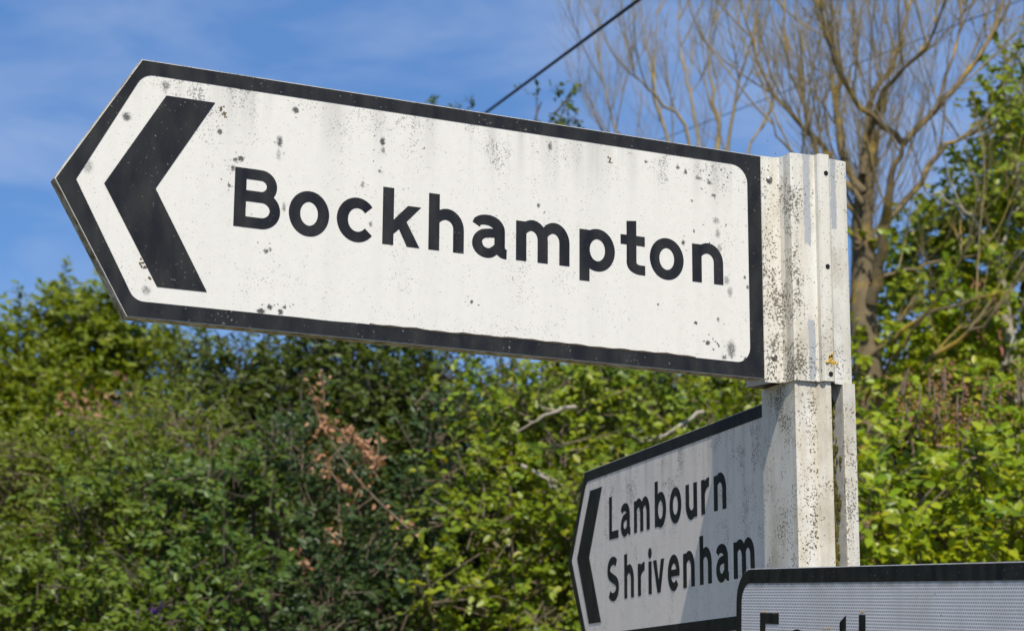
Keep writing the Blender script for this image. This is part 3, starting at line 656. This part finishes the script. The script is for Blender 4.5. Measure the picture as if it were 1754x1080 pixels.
# far hedge mass that closes the gaps
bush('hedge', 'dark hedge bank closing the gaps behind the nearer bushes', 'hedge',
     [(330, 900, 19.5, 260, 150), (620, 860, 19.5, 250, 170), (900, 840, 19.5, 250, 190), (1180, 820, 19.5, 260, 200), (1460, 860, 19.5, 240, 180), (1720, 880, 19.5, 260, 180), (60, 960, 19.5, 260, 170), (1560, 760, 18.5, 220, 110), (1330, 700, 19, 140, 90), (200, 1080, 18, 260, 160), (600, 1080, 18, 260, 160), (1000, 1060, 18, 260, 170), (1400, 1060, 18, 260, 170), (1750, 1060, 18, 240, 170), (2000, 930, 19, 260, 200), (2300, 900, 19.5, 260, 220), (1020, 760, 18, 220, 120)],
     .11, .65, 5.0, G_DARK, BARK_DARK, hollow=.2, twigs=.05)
# left trees
bush('tree', 'yellow-green leafy tree at the far left with shoots standing against the sky', 'tree',
     [(60, 660, 23, 120, 110), (140, 600, 23, 100, 85), (210, 590, 22.5, 80, 75), (20, 740, 22, 120, 100), (285, 640, 23, 70, 60), (160, 700, 22, 140, 90), (95, 520, 23, 26, 42, .8), (185, 520, 23, 34, 32, .8), (10, 610, 23, 40, 50, .8), (-60, 640, 23, 90, 110),
      (120, 545, 23, 50, 40, .8), (240, 560, 23, 36, 32, .7), (310, 590, 23, 30, 34, .6), (60, 560, 23, 26, 34, .6), (-30, 560, 23, 30, 60, .7)],
     .095, .55, 4.4, G_YEL, BARK, 'leafy trees behind the signs', tw=.4, stem_r=.09, twigs=.15)
bush('tree', 'dark green shrubby tree left of centre, sky showing through its thin top', 'tree',
     [(450, 690, 15.5, 95, 75, .75), (380, 720, 15.5, 110, 85), (560, 690, 15.5, 130, 95), (690, 660, 15, 120, 95), (500, 770, 15, 150, 100), (650, 780, 14.6, 150, 120), (420, 620, 15.8, 90, 48, .38), (520, 610, 15.8, 80, 55, .5), (620, 580, 15.6, 90, 70, .75),
      (345, 640, 16, 60, 50, .5), (720, 520, 15.6, 100, 100, .8), (790, 420, 15.6, 90, 110, .6), (590, 520, 15.8, 70, 60, .5), (330, 600, 16, 36, 30, .45)],
     .062, .55, 3.6, G_DARK, BARK_DARK, 'leafy trees behind the signs', tw=.3, stem_r=.07, twigs=.4)
bush('sapling', 'thin leafy shoots rising just above the top edge of the big sign', 'sapling',
     [(925, 310, 14.5, 70, 70, .35), (958, 195, 14.5, 9, 36, .9), (922, 180, 14.5, 10, 16, .8), (946, 200, 14.5, 8, 30, .6), (985, 195, 14.5, 14, 18, .8), (972, 172, 14.5, 8, 16, .8), (748, 176, 14.8, 12, 10, .9), (812, 192, 14.8, 7, 5, .9), (760, 215, 14.8, 26, 40, .5), (965, 240, 14.5, 30, 30, .6), (860, 360, 14.6, 110, 90, .4)],
     .055, .55, 2.8, G_DARK, BARK, tw=.15, lpt=7, hollow=.05, stem_r=.02)
# the tree line goes on to the left of the view
for k, (px_, d_) in enumerate(((-700, 22), (-1350, 20), (-2100, 17), (-3000, 14))):
    bush('tree', ('tall leafy tree beside the yellow-green tree, outside the left edge of the view', 'broad leafy tree, second beyond the left edge of the view', 'broad leafy tree, third beyond the left edge of the view', 'leafy tree nearest the road, farthest beyond the left edge')[k], 'tree', [(px_, 1000, d_, 420, 260), (px_+150, 640, d_, 380, 300), (px_-180, 560, d_, 360, 320), (px_, 260, d_, 300, 260), (px_-60, 1250, d_, 520, 200)],
         .26, .6, 2.2, G_DARK, BARK, 'trees further left along the bank', tw=.6, twigs=.1, stem_r=.12)
# nearer bushes
bush('bush', 'olive scrubby bush with pale dry stalks below the yellow-green tree', 'bush',
     [(60, 830, 13.5, 100, 70), (190, 800, 13.6, 110, 75), (300, 770, 13.8, 95, 70), (20, 930, 13.2, 90, 90), (250, 860, 13.4, 120, 80), (-40, 860, 13.2, 90, 110)],
     .055, .34, 2.6, G_OLIVE, BARK, 'bushes along the bank', tw=.34, upb=.3, hollow=.15)
bush('bush', 'blue-green bush filling the lower left corner', 'bush',
     [(130, 960, 11.8, 130, 110), (230, 900, 12, 100, 90), (60, 1050, 11.4, 140, 100), (210, 1070, 11.2, 130, 90), (160, 850, 12.3, 80, 55, .8), (250, 830, 12.5, 70, 50, .8), (-60, 1000, 11.5, 120, 120), (160, 1200, 11, 200, 110)],
     .056, .55, 2.5, G_BLUE, BARK_DARK, 'bushes along the bank', 110, hollow=.12)
bush('bush', 'fresh green bush with yellowish shoot tips, right of the blue-green bush', 'bush',
     [(350, 900, 11.9, 95, 110), (400, 990, 11.5, 90, 90), (320, 1060, 11.3, 110, 80), (390, 840, 12.3, 75, 60), (440, 800, 12.4, 30, 50, .8), (458, 768, 12.4, 14, 26, .9), (300, 840, 12.4, 60, 50, .8), (400, 1190, 11.2, 180, 110)],
     .052, .62, 2.5, G_FRESH, BARK_DARK, 'bushes along the bank', 90, hollow=.12)
root_c, base_c = bush('bush', 'dark green bush with a withered brown branch, below the middle of the big sign', 'bush',
     [(610, 960, 12.7, 100, 90), (700, 850, 12.9, 90, 90), (580, 820, 13.1, 100, 70), (640, 1050, 12.2, 130, 90), (520, 760, 13.6, 70, 60, .8), (760, 740, 13.6, 80, 80), (730, 960, 12.5, 80, 90), (520, 1060, 12.6, 90, 80, .8), (600, 1200, 12, 180, 110)],
     .050, .6, 2.3, G_SHADE, BARK, 'bushes along the bank', 120, hollow=.12)
bush('bush', 'bright green leafy bush behind the Lambourn arrow sign', 'bush',
     [(860, 700, 12.8, 110, 80), (970, 690, 12.8, 120, 80), (1090, 680, 12.8, 110, 75), (1220, 690, 12.8, 110, 70), (830, 860, 12.2, 100, 100), (950, 840, 12.2, 130, 110), (900, 1000, 11.8, 130, 110), (1060, 960, 12, 120, 110), (1120, 790, 12.4, 120, 100), (1230, 800, 12.4, 110, 110), (780, 1010, 11.9, 80, 90, .8), (1200, 960, 12, 130, 110), (1330, 760, 12.6, 100, 100), (1330, 920, 12.2, 110, 110), (900, 1190, 11.6, 170, 110), (1150, 1180, 11.6, 170, 110), (850, 620, 13.1, 70, 40, .8), (1010, 625, 13.1, 70, 40, .8)],
     .054, .68, 2.6, G_BRI, BARK, 'bushes along the bank', 160, hollow=.15)
root_h, base_h = bush('bush', 'bright broad-leaved bush at the right behind the post, with pinkish brown seed heads', 'bush',
     [(1530, 870, 9.8, 90, 110), (1620, 830, 9.8, 100, 100), (1720, 850, 9.7, 110, 110), (1560, 740, 10.3, 90, 60, .9), (1690, 740, 10.3, 100, 65), (1640, 950, 9.4, 130, 90), (1770, 950, 9.4, 110, 110), (1480, 960, 9.6, 80, 90), (1800, 780, 10, 90, 100), (1470, 820, 10, 60, 90), (1560, 1090, 9.2, 140, 110), (1740, 1090, 9.2, 140, 110), (1880, 900, 9.5, 110, 140), (1760, 660, 10.6, 60, 40, .7)],
     .062, .62, 2.8, G_HEDGE, BARK, 'bushes along the bank', 200, hollow=.15)
bush('tree', 'ivy-clad tree at the right edge with blue sky between its leaves', 'tree',
     [(1715, 300, 16.5, 60, 90), (1712, 170, 16.5, 22, 75, .9), (1755, 140, 16.5, 18, 60, .9), (1650, 400, 16.5, 60, 50, .6), (1755, 380, 16.5, 70, 110, .8), (1690, 470, 16.5, 60, 45, .4), (1590, 470, 16.5, 60, 60, .55), (1570, 580, 16, 90, 70, .7), (1740, 540, 16.5, 40, 60, .6), (1700, 640, 16, 110, 50, .8), (1530, 660, 15.5, 60, 50, .7), (1800, 300, 16.5, 70, 160), (1690, 390, 16.5, 90, 40, .5), (1830, 560, 16.5, 90, 150), (1600, 380, 16.5, 40, 40, .35), (1480, 560, 16.2, 40, 100, .35), (1600, 450, 16.4, 56, 60, .8), (1680, 560, 16, 64, 50), (1742, 470, 16.2, 44, 70), (1735, 250, 16.4, 44, 100), (1752, 60, 16.4, 16, 40), (1700, 330, 16.2, 60, 56, .8), (1560, 640, 15.2, 60, 50), (1560, 430, 16, 56, 56, .8), (1625, 370, 16.2, 60, 56, .8), (1540, 530, 15.8, 44, 60), (1500, 650, 15, 44, 54), (1725, 400, 15.2, 60, 90, .9), (1715, 250, 15.3, 46, 90, .9), (1745, 150, 15.3, 30, 80, .9), (1650, 500, 15.2, 60, 50, .8), (1590, 500, 15.1, 50, 46, .7), (1714, 140, 15.3, 18, 50, .9), (1660, 300, 16.3, 40, 40, .6), (1590, 575, 15.6, 70, 50), (1640, 640, 15.4, 80, 40), (1640, 530, 15.6, 40, 26, .8), (1725, 610, 15.2, 40, 34, .8), (1520, 430, 14.8, 22, 60, .5), (1505, 600, 14.7, 34, 90, .6), (1700, 500, 15.8, 50, 26, .5)],
     .070, .75, 3.0, G_IVY, BARK, 'leafy trees behind the signs', tw=.26, twigs=.12, lpt=12, stem_r=.06)

bush('bush', 'green leafy bush next along the bank, outside the right edge of the view', 'bush',
     [(2050, 900, 10.5, 170, 160), (2250, 860, 11, 180, 180), (2420, 930, 11.5, 180, 170), (2150, 1100, 10.3, 200, 140), (2380, 1120, 11, 200, 140)], .075, .6, 2.2, G_HEDGE, BARK, 'bushes along the bank')
# withered branch (a part of the dark bush), seed heads, buddleia flower
def spray(root, base, name, path, d, L, wd, mat, n, spread, wood):
    P = np.array([at(x, y, d) for x, y in path]); c = curve(P, 40); t = RNG.random(n); i = (t*39).astype(int)
    off = RNG.normal(0, spread, (n, 3)); pos = c[i]+off
    dr = unit(RNG.normal(0, .6, (n, 3))+off*6+np.array([0, 0, -.3])); up = RNG.normal(0, .6, (n, 3))+np.array([0, -.6, .5])
    X_, Y_, Z_ = leaf_frames(pos, dr, up, None, wd); size = L*RNG.uniform(.6, 1.2, n)
    o = link(name, leaves_mesh(name, pos-base, X_, Y_, Z_, size, leaf_tpl(wd)), mat, root, 'stuff')
    T = Tubes(); T.add(c[::3], (.009, .006, .003), 5); T.build('branch', wood, root, base); return o
for path, n in (([(700, 905), (640, 850), (590, 790), (545, 715), (530, 655)], 46), ([(650, 800), (615, 765), (580, 735), (550, 725)], 80), ([(640, 790), (625, 760), (600, 735)], 40), ([(600, 850), (560, 800), (535, 760)], 40), ([(580, 925), (555, 905)], 14), ([(505, 940), (528, 972)], 16), ([(552, 640), (556, 700)], 18), ([(640, 810), (648, 770), (645, 745)], 22)):
    o = spray(root_c, base_c, 'withered_leaves', path, 11.75, .040, .6, G_DEAD, int(n*1.2), .024, BARK); o['label'] = 'withered orange brown leaves'
G_SEED = leaf_mat('seed_head_brown', [(.27, .14, .075), (.33, .19, .09), (.22, .10, .06), (.25, .2, .08)], .2, .8)
for k in range(46):
    x = random.uniform(1535, 1760); y = 700-.25*(x-1560)*random.random()-random.uniform(-30, 70)
    o = spray(root_h, base_h, 'seed_head', [(x+random.uniform(-6, 6), y+45), (x+random.uniform(-8, 8), y)], 10.1+random.uniform(-.3, .3), .026, .6, G_SEED, 18, .036, BARK)
for (x, y) in ((120, 680), (150, 700), (170, 690), (205, 660), (140, 710), (155, 650)):
    pass
bud = tag(empty('flower_spray', at(250, 1075, 11.0)), 'small purple buddleia flower spikes low in the blue-green bush', 'flower')
G_PUR = leaf_mat('petal_purple', [(.16, .06, .36), (.22, .09, .45), (.11, .04, .28)], .2, .7)
bb = np.array(bud.location)
for path in ([(262, 1062), (262, 1038)], [(238, 1060), (235, 1046)], [(272, 1052), (276, 1034)]):
    spray(bud, bb, 'flower_spike', path, 10.9, .016, .8, G_PUR, 18, .008, BARK)
rustb = tag(empty('bush', at(160, 760, 21)), 'rust-brown dry shoots in front of the yellow-green tree', 'bush', 'bushes along the bank')
rb = np.array(rustb.location)
for path, n in (([(150, 760), (135, 700), (122, 672)], 40), ([(160, 760), (158, 705), (165, 690)], 40), ([(200, 760), (208, 690), (214, 655)], 30), ([(40, 800), (30, 770), (28, 755)], 20), ([(125, 780), (150, 725), (152, 700)], 30)):
    spray(rustb, rb, 'shoot', path, 20.5, .09, .5, G_DEAD, n, .10, BARK)

# ------------------------------------------------------------------ bare trees
def lichen_bark(name, a, b, c):
    nt = NT(name); pos = nt.n('ShaderNodeNewGeometry').outputs['Position']
    n = nt.noise(pos, 7, 5, .65); col = nt.mix(nt.mapr(n, .3, .7), C4(a), C4(b))
    col = nt.mix(nt.mapr(nt.noise(pos, 3.3, 4, .6), .50, .66), col, C4(c))
    nt.bsdf(col, .9, .2, nt.noise(pos, 40, 4), .5, .01); return nt.m
B_TREE = lichen_bark('lichened_bark', (.11, .085, .05), (.22, .17, .095), (.40, .27, .05))
B_PALE = lichen_bark('pale_twig_bark', (.31, .245, .13), (.22, .175, .09), (.42, .30, .07))
B_BIRCH = lichen_bark('pale_birch_bark', (.40, .36, .29), (.28, .24, .18), (.5, .47, .4))
def grow(T, p, d, ln, r, lev, up=.12, fan=.50, k=4, wig=.07):
    n = 7 if lev > 0 else 6; P = [p]; dd = d
    for i in range(n):
        dd = unit(dd+RNG.normal(0, wig, 3)+np.array([0, 0, up])); P.append(P[-1]+dd*ln/n)
    P = np.array(P); T.add(P, (r, r*.75, r*.42), k if lev else 3)
    if lev > 0:
        m_ = RNG.integers(4, 8) if lev > 1 else RNG.integers(3, 6)
        for j in range(m_):
            t = RNG.uniform(.2, .98); i = int(t*n); nd = unit(unit(P[min(i+1, n)]-P[i])+RNG.normal(0, fan, 3)*np.array([1, .8, .6]))
            grow(T, P[i], nd, ln*RNG.uniform(.4, .75), max(r*.5*(1-.4*t), .0019), lev-1, up, fan, k, wig)
def bare_tree(name, label, limbs, d, mat, twig_lev, base, rpx_scale=1.0, tw_len=(.6, 1.3), tw_n=6, tw_r=.011, up=.12, group=None, ymin=1):
    root = tag(empty(name, base), label, 'tree', group); T2 = Tubes(); sc = d/FPX
    for q, (pts, r0, r1, nt_, dz) in enumerate(limbs):
        P = curve([at(x, y, d+dz*i/(len(pts)-1)) for i, (x, y) in enumerate(pts)], 14, .012)
        T = Tubes(); kk = 1.0 if q == 0 else .72; T.add(P, (r0*sc*kk, (r0+r1)/2*sc*kk, r1*sc*kk*(.7 if q == 0 else .45)), 8); T.build('trunk' if q == 0 else 'limb', mat, root, base)
        for j in range(nt_):
            t = RNG.uniform(.28 if q else .42, 1.0); i = min(int(t*13), 12)
            dd = unit(unit(P[i+1]-P[i])*.8+RNG.normal(0, .5, 3)*np.array([1, .9, .5])+np.array([0, 0, .35]))
            grow(T2, P[i], dd, RNG.uniform(*tw_len), max(tw_r*.6, min(tw_r*1.3, r1*sc*.7)), twig_lev, up)
    T2.build('twigs', mat if mat is not B_TREE else B_PALE, root, base, True, 'stuff'); return root
dT = 15.0
bt = np.array([*at(1490, 800, dT)[:2], 0]); bt[2] = float(bank_z(bt[0], bt[1]))
tr = bare_tree('bare_tree', 'tall bare tree with yellow lichen on its spreading limbs, rising behind the post', [
    ([(1500, 1150), (1492, 800), (1484, 600), (1478, 450), (1481, 320), (1492, 225)], 31, 17, 26, .2),
    ([(1492, 520), (1512, 420), (1522, 340), (1546, 246)], 15, 11, 2, -.5),
    ([(1546, 246), (1500, 205), (1455, 160), (1425, 95), (1408, 0), (1398, -90)], 8, 4, 9, -.6),
    ([(1546, 246), (1590, 200), (1640, 145), (1688, 80), (1722, 25), (1736, -40)], 9, 4, 9, .4),
    ([(1505, 400), (1560, 330), (1615, 255), (1660, 232), (1735, 200)], 9, 4, 9, .5),
    ([(1480, 330), (1445, 270), (1432, 180), (1440, 120), (1405, 20), (1392, -60)], 11, 4, 10, .6),
    ([(1478, 350), (1440, 300), (1400, 240), (1335, 180), (1300, 110), (1278, 40), (1268, -40)], 8, 3, 9, .3),
    ([(1478, 300), (1490, 180), (1530, 110), (1552, 30), (1560, -60)], 9, 4, 9, .8),
    ([(1488, 230), (1520, 150), (1600, 60), (1620, -30)], 7, 3, 8, -.8),
    ([(1482, 410), (1460, 355), (1400, 300), (1345, 250), (1320, 200)], 6, 3, 7, -.5),
    ([(1600, 190), (1625, 110), (1650, 30), (1655, -40)], 4.5, 2.5, 6, .3),
    ([(1470, 420), (1420, 330), (1380, 200), (1350, 100), (1345, 0)], 7, 3, 9, .9),
    ([(1485, 620), (1550, 560), (1640, 520), (1740, 500)], 6, 2.5, 2, -.6),
    ([(1490, 700), (1560, 640), (1630, 590), (1700, 545), (1760, 440)], 7, 3, 3, -.8),
    ([(1490, 480), (1560, 460), (1640, 440), (1754, 430)], 5, 2.5, 2, .5),
    ([(1500, 660), (1540, 600), (1600, 520), (1650, 470)], 4.5, 2, 2, -.9),
    ], dT, B_TREE, 2, bt, tw_len=(.6, 1.35), tw_r=.0062)
dT2 = 19.0
b2 = np.array([*at(1190, 900, dT2)[:2], 0]); b2[2] = float(bank_z(b2[0], b2[1]))
bare_tree('bare_tree', 'slender pale bare tree fanning upward above the right half of the big sign', [
    ([(1195, 1100), (1195, 600), (1200, 400), (1195, 330)], 20, 14, 0, .2),
    ([(1197, 520), (1185, 390), (1150, 260), (1128, 180), (1122, 90), (1130, 0)], 6, 2.2, 5, .4),
    ([(1197, 600), (1170, 400), (1120, 290), (1060, 230), (1030, 130), (1030, 40)], 6, 2, 5, .6),
    ([(1199, 430), (1180, 240), (1130, 170), (1090, 130), (1080, 60)], 5, 2, 5, -.5),
    ([(1198, 480), (1230, 240), (1222, 170), (1212, 80), (1230, 20)], 7, 2.4, 5, .3),
    ([(1198, 560), (1220, 400), (1245, 260), (1262, 150), (1290, 70), (1300, 0)], 6, 2.2, 5, -.5),
    ([(1200, 320), (1190, 200), (1170, 110), (1160, 20)], 5, 2, 5, .7),
    ([(1198, 620), (1240, 400), (1280, 260), (1320, 190), (1330, 100)], 5, 2, 5, .6),
    ([(1196, 660), (1140, 440), (1080, 300), (1040, 250), (1010, 170)], 4.5, 1.6, 6, -.3),
    ], dT2, B_PALE, 2, b2, tw_len=(.7, 1.5), tw_r=.0066, up=.16)
bt3 = np.array([*at(1740, 800, 15.8)[:2], 0]); bt3[2] = float(bank_z(bt3[0], bt3[1]))
bare_tree('birch_tree', 'pale barked leaning trunk at the right edge, among the ivy leaves', [
    ([(1752, 900), (1742, 700), (1732, 600), (1722, 520), (1712, 470), (1696, 418)], 12, 9, 1, .1),
    ([(1712, 470), (1725, 400), (1740, 330), (1754, 250)], 6, 3, 2, .2),
    ([(1696, 418), (1660, 370), (1620, 340), (1585, 325)], 6, 2.5, 2, -.2),
    ([(1705, 640), (1735, 600), (1770, 570)], 6, 3, 1, -.3),
    ], 15.4, B_BIRCH, 1, bt3, tw_len=(.4, .9), tw_r=.009)
# loose pale dead boughs lying on the bright bush
for path, d, lab in (([(1205, 705), (1175, 722), (1150, 738), (1128, 756)], 12.2, 'pale dead bough sticking out of the bush just above the Lambourn sign'), ([(985, 697), (955, 703), (930, 715)], 11.7, 'short pale dead bough on the bright bush, below the hampton half of the big sign'), ([(895, 797), (925, 812), (955, 838)], 11.7, 'thin dead twig hanging in the bright bush')):
    T = Tubes(); P = curve([at(x, y, d) for x, y in path], 10, .01); T.add(P, (.014, .012, .007), 6)
    for j in range(3):
        i = RNG.integers(3, 9); dd_ = unit(P[i]-P[i-2]); q1 = P[i]+dd_*.08+RNG.normal(0, .025, 3); q2 = q1+dd_*.07+RNG.normal(0, .05, 3)
        T.add(curve([P[i], q1, q2], 7, .004), (.007, .005, .003), 4)
    o = T.build('dead_bough', B_BIRCH, None, np.zeros(3)); tag(o, lab, 'branch')

# ------------------------------------------------------------------ house among the trees, far right
Hc = at(1640, 800, 30); Hz = at(1648, 532, 30)[2]
house = tag(empty('house', (Hc[0], 30, 1.0), (0, 0, R(-28))), 'red tiled house gable almost hidden by the trees at the right', 'house')
M_TILE = plain('clay_tile', (.36, .135, .075), .85, 0, .3, 6); M_BRICK = plain('red_brick', (.27, .11, .07), .9, 0, .3, 9); M_BARGE = plain('dark_timber', (.05, .04, .035), .8)
hz = Hz-1.0; wd_, ev = 1.7, hz-1.9; dl = 3.6
bm = bmesh.new()
vs = [bm.verts.new(v) for v in ((-wd_, 0, 0), (wd_, 0, 0), (wd_, 0, ev), (0, 0, hz-.05), (-wd_, 0, ev))]; vb = [bm.verts.new((v.co.x, dl, v.co.z)) for v in vs]
bm.faces.new(vs); bm.faces.new(vb[::-1])
for i in range(5): bm.faces.new((vs[i], vs[(i+1) % 5], vb[(i+1) % 5], vb[i]))
from_bm('wall', bm, M_BRICK, house)
sl_ = (hz-ev)/wd_
for sgn in (-1, 1):
    for k in range(10):      # stepped tile courses
        a, b = k/10, (k+1)/10; x0_, x1_ = sgn*(wd_+.25)*(1-a), sgn*(wd_+.25)*(1-b); z0_, z1_ = hz-sl_*abs(x0_)+.06, hz-sl_*abs(x1_)+.03
        bm = bmesh.new(); q = [bm.verts.new(v) for v in ((x0_, -.2, z0_), (x1_, -.2, z1_), (x1_, dl+.2, z1_), (x0_, dl+.2, z0_))]; q2 = [bm.verts.new((v.co.x, v.co.y, v.co.z-.05)) for v in q]
        bm.faces.new(q); bm.faces.new(q2[::-1])
        for i in range(4): bm.faces.new((q[i], q[(i+1) % 4], q2[(i+1) % 4], q2[i]))
        from_bm('tile_course', bm, M_TILE, house)
bm = bmesh.new(); bmesh.ops.create_cube(bm, size=1, matrix=Matrix.Translation((.1, dl*.6, hz+.35)) @ Matrix.Diagonal((.6, .6, 1.2, 1))); from_bm('chimney', bm, M_BRICK, house)
bm = bmesh.new(); bmesh.ops.create_cube(bm, size=1, matrix=Matrix.Translation((0, -.02, ev-.9)) @ Matrix.Diagonal((1.0, .08, 1.1, 1))); wf = from_bm('window', bm, plain('window_white', (.7, .7, .7), .5), house)
bm = bmesh.new(); bmesh.ops.create_cube(bm, size=1, matrix=Matrix.Translation((0, -.045, ev-.9)) @ Matrix.Diagonal((.84, .06, .94, 1))); from_bm('pane', bm, plain('glass_dark', (.03, .035, .04), .1), wf)

# ------------------------------------------------------------------ overhead cables and their far pole
M_CAB = plain('black_cable', (.012, .014, .02), .6)
def inv_line(p0, d0, p1, d1, ts):
    out = []
    for t in ts:
        out.append(at(p0[0]+(p1[0]-p0[0])*t, p0[1]+(p1[1]-p0[1])*t, 1/(1/d0+(1/d1-1/d0)*t)))
    return np.array(out)
Pc = inv_line((835, 191), 12.6, (1094, 0), 9.4, [-2.3, 2.4]); Pc[1] = Pc[0]+(Pc[1]-Pc[0])*2.2; T = Tubes(); T.add(np.linspace(Pc[0], Pc[1], 12), (.0098, .0098), 8); o = T.build('overhead_cable', M_CAB, None, np.zeros(3))
tag(o, 'thick black overhead cable crossing the open sky above the big sign', 'cable', 'overhead cables')
Pd = inv_line((1590, 62), 21, (1740, 4), 20, [-3.2, 3]); Pd[1] = Pd[0]+(Pd[1]-Pd[0])*4; Pd[0] = Pd[0]-(Pd[1]-Pd[0])*.5; T = Tubes(); T.add(np.linspace(Pd[0], Pd[1], 12), (.006, .006), 8); o = T.build('overhead_cable', M_CAB, None, np.zeros(3))
tag(o, 'thin dark cable passing behind the branches in the top right corner', 'cable', 'overhead cables')
T = Tubes(); e_ = Pc[0]; T.add([[e_[0], e_[1]+.2, 0], [e_[0], e_[1]+.2, e_[2]+.4]], (.14, .11), 10)
pole = tag(empty('utility_pole', (e_[0], e_[1]+.2, 0)), 'wooden utility pole far behind the big sign, carrying the thick cable', 'pole'); T.build('shaft', BARK, pole, np.array([e_[0], e_[1]+.2, 0]))
bm = bmesh.new(); bmesh.ops.create_cube(bm, size=1, matrix=Matrix.Translation((0, -.12, e_[2]+.1)) @ Matrix.Diagonal((1.2, .1, .1, 1))); from_bm('crossarm', bm, BARK, pole)
print('leaves', NLEAF[0], 'pole top', e_)
